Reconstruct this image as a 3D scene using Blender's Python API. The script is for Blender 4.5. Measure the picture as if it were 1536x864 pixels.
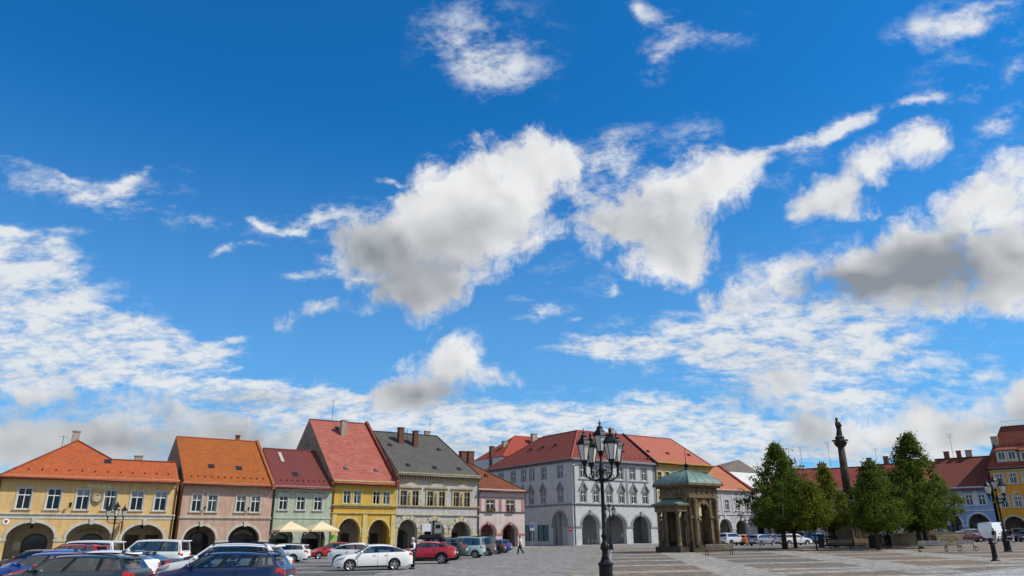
import bpy, bmesh, math, random
from mathutils import Vector, Matrix, Euler
from mathutils.geometry import tessellate_polygon
random.seed(11)
for o in list(bpy.data.objects):
    bpy.data.objects.remove(o)
scene = bpy.context.scene
COL = scene.collection
rad = math.radians

# ------------------------------------------------------------------ camera
CAM_H, FPX, PITCH, ROLL = 1.85, 1094.0, rad(18.83), rad(-0.3)
cam_data = bpy.data.cameras.new('camera')
cam_data.sensor_width = 36.0
cam_data.lens = 36.0 * FPX / 1536.0
cam_data.clip_end = 20000.0
cam = bpy.data.objects.new('camera', cam_data)
COL.objects.link(cam)
CR = Euler((math.pi / 2 + PITCH, 0, 0)).to_matrix() @ Matrix.Rotation(ROLL, 3, 'Z')
CP = Vector((0, 0, CAM_H))
cam.matrix_world = Matrix.Translation(CP) @ CR.to_4x4()
scene.camera = cam

def ray(px, py):
    """direction of a bearing measured on the survey photo (1536 x 864)"""
    return CR @ Vector((px - 768.0, -(py - 432.0), -FPX))

def G(x, y):
    """the square falls gently to the left"""
    return 0.01 * x + 0.002 * y

def gp(px, py, off=0.0):
    r = ray(px, py)
    t = -CAM_H / (r.z - 0.01 * r.x - 0.002 * r.y)
    p = CP + r * t
    return Vector((p.x, p.y, G(p.x, p.y) + off))

def gd(px, D):
    """ground point at forward distance D on a bearing taken at eye level"""
    x = D * (px - 768.0) / FPX * math.cos(PITCH)
    return Vector((x, D, G(x, D)))

# ------------------------------------------------------------------ light
SUN_AZ, SUN_EL = rad(99.0), rad(47.0)
sd = bpy.data.lights.new('sun', 'SUN')
sd.energy = 5.0
sd.angle = rad(0.53)
sd.color = (1.0, 0.94, 0.85)
sun = bpy.data.objects.new('sun', sd)
COL.objects.link(sun)
SDIR = Vector((math.sin(SUN_AZ) * math.cos(SUN_EL), math.cos(SUN_AZ) * math.cos(SUN_EL), math.sin(SUN_EL)))
sun.rotation_euler = SDIR.to_track_quat('Z', 'Y').to_euler()
sun.location = (60, 0, 90)
vs = scene.view_settings
vs.view_transform = 'Standard'
vs.look = 'None'
vs.exposure = 0.0
vs.gamma = 1.0
vs.use_curve_mapping = False

# ------------------------------------------------------------------ sky
world = bpy.data.worlds.new('World')
scene.world = world
world.use_nodes = True
wt = world.node_tree
wt.nodes.clear()
WN, WL = wt.nodes, wt.links
def wn(t, **k):
    n = WN.new(t)
    for a, b in k.items():
        setattr(n, a, b)
    return n
def wmath(op, a, b=None, c=None, clamp=False):
    n = wn('ShaderNodeMath', operation=op, use_clamp=clamp)
    for i, v in enumerate((a, b, c)):
        if v is None: continue
        if isinstance(v, (int, float)): n.inputs[i].default_value = v
        else: WL.new(v, n.inputs[i])
    return n.outputs[0]
def wvec(op, a, b=None, s=None):
    n = wn('ShaderNodeVectorMath', operation=op)
    for i, v in enumerate((a, b)):
        if v is None: continue
        if isinstance(v, (tuple, Vector)): n.inputs[i].default_value = v
        else: WL.new(v, n.inputs[i])
    if s is not None:
        if isinstance(s, (int, float)): n.inputs['Scale'].default_value = s
        else: WL.new(s, n.inputs['Scale'])
    return n.outputs['Value'] if op == 'DOT_PRODUCT' else n.outputs['Vector']
def wnoise(vec, scale, detail, rough, dist=0.0, col=False):
    n = wn('ShaderNodeTexNoise')
    WL.new(vec, n.inputs['Vector'])
    n.inputs['Scale'].default_value = scale
    n.inputs['Detail'].default_value = detail
    n.inputs['Roughness'].default_value = rough
    n.inputs['Distortion'].default_value = dist
    return n.outputs['Color' if col else 'Fac']
def wramp(v, a, b, c=0.0, d=1.0):
    n = wn('ShaderNodeMapRange', interpolation_type='SMOOTHSTEP')
    WL.new(v, n.inputs['Value'])
    for k, x in zip(('From Min', 'From Max', 'To Min', 'To Max'), (a, b, c, d)):
        n.inputs[k].default_value = x
    return n.outputs['Result']
def wmix(f, a, b):
    n = wn('ShaderNodeMix', data_type='RGBA')
    for s, v in (('Factor', f), ('A', a), ('B', b)):
        k = [i for i in n.inputs if i.name == s and (i.type == 'RGBA' or s == 'Factor')][0]
        if isinstance(v, tuple): k.default_value = v
        elif isinstance(v, (int, float)): k.default_value = v
        else: WL.new(v, k)
    return [o for o in n.outputs if o.type == 'RGBA'][0]

tc = wn('ShaderNodeTexCoord').outputs['Generated']
sky = wn('ShaderNodeTexSky', sky_type='NISHITA')
sky.sun_disc = False
sky.sun_elevation = SUN_EL
sky.sun_rotation = SUN_AZ
sky.altitude = 300
sky.air_density = 1.0
sky.dust_density = 0.4
sky.ozone_density = 3.0
SKY_STRENGTH = 0.1

def blob_sum(vec, blobs):
    """soft cloud masses, each at its own bearing in the sky; (px,py) are survey bearings"""
    acc = None
    for (px, py, rx, ry, ang, w) in blobs:
        a = rad(ang)
        d0 = ray(px, py).normalized()
        d1 = ray(px + rx * math.cos(a), py + rx * math.sin(a)).normalized()
        d2 = ray(px - ry * math.sin(a), py + ry * math.cos(a)).normalized()
        e1 = (d1 - d0); e1 -= d0 * e1.dot(d0)
        la = e1.length; e1.normalize()
        e2 = d0.cross(e1)
        lb = abs((d2 - d0).dot(e2))
        m = Matrix((e1, e2, d0)).transposed()
        mp = wn('ShaderNodeMapping', vector_type='TEXTURE')
        WL.new(vec, mp.inputs['Vector'])
        mp.inputs['Location'].default_value = d0
        mp.inputs['Rotation'].default_value = m.to_euler()
        mp.inputs['Scale'].default_value = (la * 1.35, lb * 1.35, 0.9)
        gr = wn('ShaderNodeTexGradient', gradient_type='SPHERICAL')
        WL.new(mp.outputs[0], gr.inputs[0])
        acc = wmath('MULTIPLY_ADD', gr.outputs['Fac'], w, acc if acc is not None else 0.0)
    return acc

CUMULUS = [
    # big middle cloud
    (795, 268, 85, 62, -30, 1.3), (715, 292, 100, 75, -35, 1.3), (655, 360, 120, 80, -40, 1.3), (850, 232, 30, 42, -60, 1.0),
    (640, 425, 60, 45, 0, 1.1), (760, 370, 85, 42, -20, 1.0), (545, 365, 62, 36, -15, .8), (590, 400, 60, 40, 0, .9),
    # its right neighbour
    (1020, 290, 90, 55, -15, 1.2), (970, 345, 95, 56, -5, 1.2), (1085, 275, 50, 40, -30, 1.1), (890, 335, 70, 34, -10, .9),
    (975, 400, 52, 30, 10, .8), (1030, 370, 50, 40, 0, .8),
    # upper right pair
    (1225, 300, 52, 32, -25, 1.15), (1290, 262, 62, 32, -30, 1.05), (1378, 218, 58, 28, -25, 1.0), (1262, 318, 50, 18, 0, .8),
    # dark based cloud on the right
    (1375, 365, 95, 45, -25, 1.3), (1460, 300, 58, 36, -20, 1.3), (1525, 320, 80, 90, 0, 1.3), (1300, 405, 95, 48, -15, 1.3),
    (1410, 420, 150, 55, 0, 1.3), (1500, 420, 80, 60, 0, 1.2), (1390, 470, 60, 30, 0, .9),
    # small low cloud
    (655, 552, 62, 40, -25, 1.2), (680, 520, 38, 38, 0, 1.2), (612, 582, 50, 22, -10, 1.1), (735, 560, 44, 22, 10, .8), (640, 590, 60, 18, 0, 1.0),
    (465, 468, 55, 16, -15, .75), (510, 462, 40, 12, 0, .5),
    # rising tufts
    (1070, 450, 26, 34, -60, .8), (1125, 430, 40, 30, -40, .75), (1180, 410, 44, 30, -30, .7), (1170, 450, 60, 26, -10, .7),
    # low heaps at the right
    (1500, 615, 66, 36, -10, 1.2), (1545, 590, 50, 40, 0, 1.2), (1475, 555, 34, 18, -20, .75), (1395, 620, 70, 34, -10, .95), (1240, 640, 70, 40, 0, 1.0), (1330, 660, 120, 40, 0, 1.0),
    (1130, 590, 90, 40, -15, .8), (1470, 660, 120, 34, 0, 1.0),
    # grey bank low on the left
    (60, 590, 130, 24, 0, .9), (170, 655, 200, 36, 0, 1.0), (20, 670, 140, 50, 0, 1.1), (330, 690, 200, 34, 0, .9), (420, 600, 110, 16, 3, .6), (480, 660, 200, 26, 4, .7),
    (250, 610, 120, 20, 5, .7), (620, 700, 160, 30, 0, .8), (850, 700, 160, 26, 0, .7), (1120, 700, 140, 30, 0, .8),
]
VEIL = [
    (960, 250, 130, 60, -40, .34), (1170, 260, 120, 50, -20, .34), (1160, 420, 130, 60, -20, .45), (1440, 110, 130, 60, -20, .28), (1490, 230, 70, 60, 0, .35), (560, 330, 90, 50, 0, .3), (420, 340, 140, 30, 0, .3), (1420, 540, 110, 40, -10, .4), (860, 420, 130, 50, 0, .25),
    (1060, 515, 200, 38, 4, 1.1), (1190, 505, 180, 44, -4, 1.2), (900, 522, 105, 20, 6, .9), (1290, 525, 100, 34, 0, 1.0), (1180, 560, 150, 40, 0, 1.0),
    (960, 555, 70, 18, 8, .5), (1260, 600, 90, 14, -4, .9), (1010, 610, 80, 14, 0, .8),
    (50, 455, 170, 85, 12, 1.3), (170, 500, 175, 38, 8, 1.3), (10, 385, 110, 44, 12, .9), (90, 545, 240, 36, 0, 1.0), (280, 518, 80, 12, 5, .8),
    (400, 590, 230, 18, 4, .8), (560, 610, 240, 18, 3, .8), (560, 650, 340, 26, 3, .9), (800, 620, 240, 20, 5, .9), (900, 650, 320, 26, 2, .9), (1090, 660, 200, 24, 0, .9), (260, 570, 200, 14, 6, .8),
    (735, 50, 130, 85, 20, .36), (775, 95, 80, 50, 10, .3), (690, 60, 80, 60, 0, .25), (1010, 35, 62, 26, 20, .7), (990, 75, 34, 34, 60, .65), (1085, 40, 40, 30, 20, .55), (960, 8, 34, 14, 20, .6),
    (1395, 35, 80, 36, -25, .6), (1480, 15, 80, 30, -30, .65), (1440, 40, 110, 50, -20, .25), (1530, 90, 20, 50, 0, .45), (1510, 175, 50, 18, -25, .7), (1470, 130, 24, 16, -30, .5),
    (1185, 222, 80, 18, -12, .75), (1245, 203, 60, 15, -14, .7), (1310, 180, 60, 14, -28, .7), (1385, 150, 60, 13, -14, .75), (1120, 245, 40, 14, -20, .8),
    (935, 220, 60, 40, -40, .5), (900, 265, 60, 60, -60, .45), (1050, 215, 40, 40, -60, .4),
    (70, 288, 120, 26, 8, .65), (170, 288, 100, 28, 5, .6), (190, 270, 40, 12, -20, .6), (80, 262, 90, 8, 8, .4), (230, 258, 60, 8, 10, .4), (20, 355, 60, 8, 15, .6), (90, 350, 40, 7, 0, .5),
    (290, 340, 60, 12, 8, .5), (240, 318, 30, 6, 5, .5), (175, 328, 30, 5, 5, .5), (340, 378, 26, 8, -15, .9), (380, 362, 30, 5, -10, .5), (380, 325, 40, 8, 5, .45), (455, 325, 80, 18, -5, .55), (430, 335, 50, 6, 5, .5), (545, 312, 70, 16, -8, .5), (600, 272, 46, 7, 5, .7),
    (470, 412, 56, 7, 5, .8), (550, 418, 55, 9, 12, .9), (810, 468, 50, 9, -8, .65), (790, 455, 60, 8, 0, .4), (908, 435, 12, 18, 20, .5), (862, 480, 14, 6, 0, .5),
    (340, 505, 44, 7, -5, .6), (300, 540, 30, 6, 10, .5), (360, 550, 22, 4, 0, .6), (1490, 470, 50, 14, -25, .8), (1300, 470, 90, 26, 0, .8), (1120, 470, 120, 14, 0, .8), (720, 75, 90, 40, 30, .3),
]
SHADE = [
    (610, 395, 115, 80, -15, 1.1), (690, 365, 110, 60, -35, .5), (640, 440, 70, 40, 0, .7), (560, 365, 50, 36, 0, .8), (990, 350, 90, 50, -5, .55), (1040, 310, 70, 40, -10, .3), (905, 338, 60, 34, 0, .6),
    (1240, 312, 60, 34, 0, .35), (1300, 285, 60, 26, -20, .2), (1330, 415, 150, 62, -8, 1.35), (1430, 420, 140, 62, -5, 1.05), (1420, 355, 90, 50, -20, .6), (1250, 432, 70, 30, -5, .9), (1520, 380, 50, 50, 0, .8),
    (620, 588, 75, 28, 0, 1.3), (690, 585, 60, 26, 0, .8), (640, 560, 60, 30, -20, .4), (470, 472, 50, 16, -10, .7),
    (80, 610, 160, 30, 0, .9), (160, 665, 260, 50, 0, .95), (330, 610, 90, 20, 0, .8), (430, 605, 100, 16, 3, .8), (420, 670, 260, 40, 0, .8), (740, 690, 260, 36, 0, .7), (1000, 690, 240, 30, 0, .4),
    (1110, 590, 90, 40, -15, .55), (1215, 640, 50, 40, -20, .9), (1260, 665, 80, 30, 0, .6), (1400, 660, 90, 30, 0, .7), (1490, 640, 90, 26, 0, .9), (1530, 615, 40, 24, 0, .6), (1000, 540, 120, 24, 0, .2), (1200, 530, 160, 30, 0, .25), (60, 560, 120, 16, 0, .4),
]
warpn = wnoise(tc, 6.0, 5.0, 0.62, col=True)
warp = wvec('SCALE', wvec('SUBTRACT', warpn, (0.5, 0.5, 0.5)), s=0.085)
vw = wvec('ADD', tc, warp)
sep = wn('ShaderNodeSeparateXYZ'); WL.new(tc, sep.inputs[0])
den = wmath('ADD', wmath('MAXIMUM', sep.outputs['Z'], 0.0), 0.32)
cmb = wn('ShaderNodeCombineXYZ')
WL.new(wmath('DIVIDE', sep.outputs['X'], den), cmb.inputs[0])
WL.new(wmath('DIVIDE', sep.outputs['Y'], den), cmb.inputs[1])
plane = cmb.outputs[0]
f1 = wnoise(vw, 16.0, 7.0, 0.66)
f1s = wnoise(wvec('ADD', vw, tuple(SDIR * 0.022)), 12.0, 2.0, 0.5)
f1l = wnoise(vw, 12.0, 2.0, 0.5)
mpl = wn('ShaderNodeMapping'); WL.new(plane, mpl.inputs[0])
mpl.inputs['Rotation'].default_value = (0, 0, rad(25)); mpl.inputs['Scale'].default_value = (1.0, 1.35, 1.0)
f2 = wnoise(mpl.outputs[0], 13.0, 7.0, 0.68, 0.12)
S1 = wmath('MULTIPLY', blob_sum(vw, CUMULUS), 0.72)
S2 = blob_sum(vw, VEIL)
S3 = blob_sum(wvec('ADD', tc, wvec('SCALE', warp, s=0.6)), SHADE)
behind = wramp(sep.outputs['Y'], 0.25, -0.05)
S1 = wmath('ADD', S1, wmath('MULTIPLY', behind, wramp(wnoise(tc, 2.6, 2.0, 0.5), 0.42, 0.62, 0.0, 0.95)))
S1 = wmath('MINIMUM', S1, 1.0)
S2 = wmath('ADD', S2, wramp(sep.outputs['Z'], 0.24, 0.09, 0.0, 0.62))
S2 = wmath('MINIMUM', S2, 0.95)
a1 = wramp(wmath('MULTIPLY_ADD', wmath('SUBTRACT', f1, 0.5), 2.6, S1), 0.08, 0.84)
a1 = wmath('MULTIPLY', a1, wramp(S1, 0.0, 0.16))
a2 = wramp(wmath('MULTIPLY_ADD', wmath('SUBTRACT', f2, 0.50), 3.6, S2), 0.1, 1.3, 0.0, 0.97)
a2 = wmath('MULTIPLY', a2, wramp(S2, 0.02, 0.25))
a2 = wmath('MULTIPLY', a2, wramp(S2, 0.15, 0.85, 0.30, 1.0))
relief = wmath('MULTIPLY', wmath('SUBTRACT', f1s, f1l), 1.3)
shade = wmath('ADD', wmath('ADD', wmath('MULTIPLY', S3, 0.55), relief), wmath('MULTIPLY', wmath('SUBTRACT', f1, 0.5), -0.15))
shade = wmath('ADD', shade, 0.08, clamp=True)
K = 1.0 / SKY_STRENGTH
cu_col = wmix(shade, (0.84 * K, 0.85 * K, 0.86 * K, 1), (0.26 * K, 0.29 * K, 0.33 * K, 1))
ve_sh = wmath('ADD', wmath('MULTIPLY', S3, 0.5), wmath('MULTIPLY', wmath('SUBTRACT', f2, 0.56), -1.1), clamp=True)
ve_col = wmix(ve_sh, (0.78 * K, 0.81 * K, 0.84 * K, 1), (0.30 * K, 0.34 * K, 0.39 * K, 1))
skyc = wvec('MULTIPLY', sky.outputs[0], (0.11, 0.97, 1.60))
pale = wramp(sep.outputs['Z'], 0.55, 0.02, 0.0, 0.56)
skyc = wmix(pale, skyc, (0.26 * K, 0.50 * K, 0.76 * K, 1))
c = wmix(a2, skyc, ve_col)
c = wmix(a1, c, cu_col)
world.cycles.sampling_method = 'MANUAL'
world.cycles.sample_map_resolution = 512
bg = wn('ShaderNodeBackground')
bg.inputs['Strength'].default_value = SKY_STRENGTH
WL.new(c, bg.inputs['Color'])
wo = wn('ShaderNodeOutputWorld')
WL.new(bg.outputs[0], wo.inputs['Surface'])

# ------------------------------------------------------------------ helpers
class MB:
    """collects shapes, then links them as one mesh object"""
    def __init__(s):
        s.v, s.f, s.uv = [], [], {}
    def add(s, vs, fs):
        b = len(s.v)
        s.v += [tuple(x) for x in vs]
        s.f += [tuple(b + i for i in f) for f in fs]
        return s
    def box(s, x0, x1, y0, y1, z0, z1):
        return s.add([(x0, y0, z0), (x1, y0, z0), (x1, y1, z0), (x0, y1, z0), (x0, y0, z1), (x1, y0, z1), (x1, y1, z1), (x0, y1, z1)],
                     [(0, 3, 2, 1), (4, 5, 6, 7), (0, 1, 5, 4), (1, 2, 6, 5), (2, 3, 7, 6), (3, 0, 4, 7)])
    def taper(s, c, w0, d0, z0, w1, d1, z1):
        x, y = c
        return s.add([(x - w0, y - d0, z0), (x + w0, y - d0, z0), (x + w0, y + d0, z0), (x - w0, y + d0, z0), (x - w1, y - d1, z1), (x + w1, y - d1, z1), (x + w1, y + d1, z1), (x - w1, y + d1, z1)],
                     [(0, 3, 2, 1), (4, 5, 6, 7), (0, 1, 5, 4), (1, 2, 6, 5), (2, 3, 7, 6), (3, 0, 4, 7)])
    def tube(s, pts, r, n=8, caps=True):
        pts = [Vector(p) for p in pts]
        rs = r if isinstance(r, (list, tuple)) else [r] * len(pts)
        rings = []
        up = Vector((0.13, 0.21, 0.97))
        for i, p in enumerate(pts):
            t = (pts[min(i + 1, len(pts) - 1)] - pts[max(i - 1, 0)]).normalized()
            a = t.cross(up)
            if a.length < 1e-4: a = t.cross(Vector((1, 0, 0)))
            a.normalize(); b = t.cross(a)
            rings.append([p + a * rs[i] * math.cos(2 * math.pi * k / n) + b * rs[i] * math.sin(2 * math.pi * k / n) for k in range(n)])
        fs = []
        for i in range(len(pts) - 1):
            for k in range(n):
                fs.append((i * n + k, i * n + (k + 1) % n, (i + 1) * n + (k + 1) % n, (i + 1) * n + k))
        if caps:
            fs.append(tuple(range(n - 1, -1, -1))); fs.append(tuple((len(pts) - 1) * n + k for k in range(n)))
        return s.add([q for rg in rings for q in rg], fs)
    def lathe(s, prof, n=12, c=(0, 0), ph=0.0):
        vs, fs = [], []
        for (r, z) in prof:
            for k in range(n):
                a = 2 * math.pi * (k + ph) / n
                vs.append((c[0] + r * math.cos(a), c[1] + r * math.sin(a), z))
        for i in range(len(prof) - 1):
            for k in range(n):
                fs.append((i * n + k, i * n + (k + 1) % n, (i + 1) * n + (k + 1) % n, (i + 1) * n + k))
        fs.append(tuple(range(n - 1, -1, -1))); fs.append(tuple((len(prof) - 1) * n + k for k in range(n)))
        return s.add(vs, fs)
    def prism(s, outline, a0, a1, axis='y'):
        """outline in (x,z) extruded along y, or (y,z) along x, or (x,y) along z"""
        n = len(outline)
        def P(p, a):
            return {'y': (p[0], a, p[1]), 'x': (a, p[0], p[1]), 'z': (p[0], p[1], a)}[axis]
        tri = tessellate_polygon([[Vector((p[0], p[1], 0)) for p in outline]])
        vs = [P(p, a0) for p in outline] + [P(p, a1) for p in outline]
        fs = [tuple(t) for t in tri] + [tuple(n + i for i in t) for t in tri]
        fs += [(i, (i + 1) % n, n + (i + 1) % n, n + i) for i in range(n)]
        return s.add(vs, fs)
    def mesh(s, name, smooth=False, recalc=True):
        me = bpy.data.meshes.new(name)
        me.from_pydata(s.v, [], s.f)
        bm = bmesh.new(); bm.from_mesh(me)
        bmesh.ops.remove_doubles(bm, verts=bm.verts, dist=1e-5)
        if recalc: bmesh.ops.recalc_face_normals(bm, faces=bm.faces)
        bm.to_mesh(me); bm.free()
        if smooth:
            for p in me.polygons: p.use_smooth = True
        return me
    def build(s, name, mat, parent=None, M=None, smooth=False, recalc=True):
        return put(name, s.mesh(name, smooth, recalc), mat, parent, M)

def put(name, me, mat, parent=None, M=None):
    o = bpy.data.objects.new(name, me)
    COL.objects.link(o)
    if mat is not None:
        if not me.materials: me.materials.append(mat)
        if me.materials[0] is not mat:
            o.material_slots[0].link = 'OBJECT'; o.material_slots[0].material = mat
    if parent is not None: o.parent = parent
    if M is not None: o.matrix_basis = M
    return o

def tag(o, label=None, cat=None, group=None, kind=None):
    for k, v in (('label', label), ('category', cat), ('group', group), ('kind', kind)):
        if v: o[k] = v
    return o
def empty(name, loc, rz=0.0, label=None, cat=None, group=None):
    o = bpy.data.objects.new(name, None)
    COL.objects.link(o)
    o.location = loc; o.rotation_euler = (0, 0, rz)
    o.empty_display_size = 0.2
    return tag(o, label, cat, group)
NRM = Vector((-0.01, -0.002, 1)).normalized()
def ground_matrix(p, heading):
    x = Vector((math.cos(heading), math.sin(heading), 0)); x = (x - NRM * x.dot(NRM)).normalized()
    y = NRM.cross(x)
    m = Matrix((x, y, NRM)).transposed().to_4x4(); m.translation = p
    return m
def copy_tree(o, parent=None):
    c = o.copy(); COL.objects.link(c)
    if parent is not None:
        c.parent = parent
    for ch in [q for q in bpy.data.objects if q.parent is o]:
        copy_tree(ch, c)
    return c
def T(x, y, z, rz=0.0):
    return Matrix.Translation((x, y, z)) @ Matrix.Rotation(rz, 4, 'Z')

# ------------------------------------------------------------------ materials
def nodes_of(name):
    m = bpy.data.materials.new(name); m.use_nodes = True
    nt = m.node_tree
    return m, nt, nt.nodes['Principled BSDF']
def N(nt, t, **k):
    n = nt.nodes.new(t)
    for a, b in k.items(): setattr(n, a, b)
    return n
def setin(nt, n, key, v):
    if hasattr(v, 'links') or hasattr(v, 'is_linked'): nt.links.new(v, n.inputs[key])
    else: n.inputs[key].default_value = v
def noise(nt, vec, scale, detail=4, rough=.55):
    n = N(nt, 'ShaderNodeTexNoise'); setin(nt, n, 'Vector', vec)
    n.inputs['Scale'].default_value = scale; n.inputs['Detail'].default_value = detail; n.inputs['Roughness'].default_value = rough
    return n.outputs['Fac']
def maprange(nt, v, a, b, c, d):
    n = N(nt, 'ShaderNodeMapRange'); setin(nt, n, 'Value', v)
    for k, x in zip(('From Min', 'From Max', 'To Min', 'To Max'), (a, b, c, d)): n.inputs[k].default_value = x
    return n.outputs['Result']
def mixc(nt, f, a, b, mode='MIX'):
    n = N(nt, 'ShaderNodeMix', data_type='RGBA', blend_type=mode)
    for s, v in ((0, f), (6, a), (7, b)):
        if isinstance(v, (tuple, list)): n.inputs[s].default_value = tuple(v) if len(v) == 4 else tuple(v) + (1,)
        elif isinstance(v, (int, float)): n.inputs[s].default_value = v
        else: nt.links.new(v, n.inputs[s])
    return n.outputs[2]
def mapping(nt, vec, scale=(1, 1, 1), rot=0.0):
    n = N(nt, 'ShaderNodeMapping'); nt.links.new(vec, n.inputs[0])
    n.inputs['Scale'].default_value = scale; n.inputs['Rotation'].default_value = (0, 0, rot)
    return n.outputs[0]
def bump(nt, h, strength, dist, bsdf):
    n = N(nt, 'ShaderNodeBump'); nt.links.new(h, n.inputs['Height'])
    n.inputs['Strength'].default_value = strength; n.inputs['Distance'].default_value = dist
    nt.links.new(n.outputs[0], bsdf.inputs['Normal'])
MATS = {}
def mat(name, col, rough=.8, var=.12, scale=3.0, bumpd=0.0, metal=0.0, spec=.3, stain=0.0, coat=0.0):
    if name in MATS: return MATS[name]
    m, nt, b = nodes_of(name)
    co = N(nt, 'ShaderNodeTexCoord').outputs['Object']
    n1 = noise(nt, co, scale, 5)
    lo = tuple(c * (1 - var * 1.6) for c in col); hi = tuple(min(1, c * (1 + var)) for c in col)
    c = mixc(nt, maprange(nt, n1, .3, .7, 0, 1), lo, hi)
    if stain:
        st = noise(nt, mapping(nt, co, (1.6, 1.6, .22)), 1.3, 6, .65)
        c = mixc(nt, maprange(nt, st, .46, .72, 0, stain), c, tuple(x * .45 for x in col))
        sp = noise(nt, co, .55, 4, .6)
        c = mixc(nt, maprange(nt, sp, .5, .7, 0, stain * .6), c, tuple(min(1, x * 1.18 + .02) for x in col))
    nt.links.new(c, b.inputs['Base Color'])
    b.inputs['Roughness'].default_value = rough; b.inputs['Metallic'].default_value = metal
    b.inputs['Specular IOR Level'].default_value = spec
    if coat: b.inputs['Coat Weight'].default_value = coat; b.inputs['Coat Roughness'].default_value = .04
    if bumpd: bump(nt, noise(nt, co, scale * 9, 4), .5, bumpd, b)
    MATS[name] = m
    return m
def stucco(name, col, stain=.35):
    return mat(name, tuple(c * .67 for c in col), .92, .09, 1.2, .004, 0, .15, min(.8, stain * 1.9))
def tiles(name, ca, cb, w=.24, h=.30, mortar=.02, dirt=(.06, .05, .045), dirtf=.5, depth=.03, metal=False, mort=None):
    """roof covering laid out in the roof's own plane (UV in metres)"""
    if name in MATS: return MATS[name]
    m, nt, b = nodes_of(name)
    uv = N(nt, 'ShaderNodeTexCoord').outputs['UV']
    br = N(nt, 'ShaderNodeTexBrick'); nt.links.new(uv, br.inputs['Vector'])
    br.inputs['Scale'].default_value = 1.0; br.inputs['Brick Width'].default_value = w; br.inputs['Row Height'].default_value = h
    br.inputs['Mortar Size'].default_value = mortar; br.inputs['Mortar Smooth'].default_value = .3; br.offset = 0.5 if not metal else 0.0
    br.inputs['Color1'].default_value = ca + (1,); br.inputs['Color2'].default_value = cb + (1,)
    br.inputs['Mortar'].default_value = (mort or tuple(x * .32 for x in ca)) + (1,)
    n1 = noise(nt, uv, .5, 6, .65)
    c = mixc(nt, maprange(nt, n1, .45, .72, 0, dirtf), br.outputs['Color'], dirt)
    n2 = noise(nt, mapping(nt, uv, (1.8, .3, 1)), 1.5, 5, .6)
    c = mixc(nt, maprange(nt, n2, .5, .75, 0, dirtf * .7), c, tuple(min(1, x * 1.35) for x in cb))
    n3 = noise(nt, mapping(nt, uv, (.5, 3.4, 1)), 1.0, 4, .6)
    c = mixc(nt, maprange(nt, n3, .35, .65, 0, 0 if metal else .38), c, tuple(x * .55 for x in cb))
    n4 = noise(nt, mapping(nt, uv, (3.6, 3.2, 1)), 1.0, 2, .5)
    c = mixc(nt, maprange(nt, n4, .5, .72, 0, 0 if metal else .3), c, tuple(min(1, x * 1.45 + .012) for x in ca))
    nt.links.new(c, b.inputs['Base Color'])
    b.inputs['Roughness'].default_value = .45 if metal else .8
    b.inputs['Specular IOR Level'].default_value = .4 if metal else .2
    # each course rises towards its lower edge
    sx = N(nt, 'ShaderNodeSeparateXYZ'); nt.links.new(uv, sx.inputs[0])
    fr = N(nt, 'ShaderNodeMath', operation='FRACT')
    dv = N(nt, 'ShaderNodeMath', operation='DIVIDE'); nt.links.new(sx.outputs['Y'], dv.inputs[0]); dv.inputs[1].default_value = h
    nt.links.new(dv.outputs[0], fr.inputs[0])
    hh = N(nt, 'ShaderNodeMath', operation='SUBTRACT'); nt.links.new(br.outputs['Fac'], hh.inputs[1]); 
    sc = N(nt, 'ShaderNodeMath', operation='MULTIPLY'); nt.links.new(fr.outputs[0], sc.inputs[0]); sc.inputs[1].default_value = 0.0 if metal else -1.0
    nt.links.new(sc.outputs[0], hh.inputs[0])
    bump(nt, hh.outputs[0], .8, depth, b)
    MATS[name] = m
    return m
def glass_mat(name, tint, fac=.06, rough=.02):
    if name in MATS: return MATS[name]
    m = bpy.data.materials.new(name); m.use_nodes = True
    nt = m.node_tree; nt.nodes.clear()
    out = N(nt, 'ShaderNodeOutputMaterial'); mx = N(nt, 'ShaderNodeMixShader')
    tr = N(nt, 'ShaderNodeBsdfTransparent'); tr.inputs[0].default_value = tint + (1,)
    gl = N(nt, 'ShaderNodeBsdfGlossy'); gl.inputs['Roughness'].default_value = rough; gl.inputs['Color'].default_value = (.9, .95, 1, 1)
    fr = N(nt, 'ShaderNodeFresnel'); fr.inputs['IOR'].default_value = 1.5
    ad = N(nt, 'ShaderNodeMath', operation='ADD', use_clamp=True); nt.links.new(fr.outputs[0], ad.inputs[0]); ad.inputs[1].default_value = fac
    co = N(nt, 'ShaderNodeTexCoord').outputs['Object']
    bp = N(nt, 'ShaderNodeBump'); nt.links.new(noise(nt, co, .8, 2), bp.inputs['Height']); bp.inputs['Strength'].default_value = .08; bp.inputs['Distance'].default_value = .05
    nt.links.new(bp.outputs[0], gl.inputs['Normal'])
    nt.links.new(ad.outputs[0], mx.inputs[0]); nt.links.new(tr.outputs[0], mx.inputs[1]); nt.links.new(gl.outputs[0], mx.inputs[2])
    nt.links.new(mx.outputs[0], out.inputs[0])
    MATS[name] = m
    return m

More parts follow.
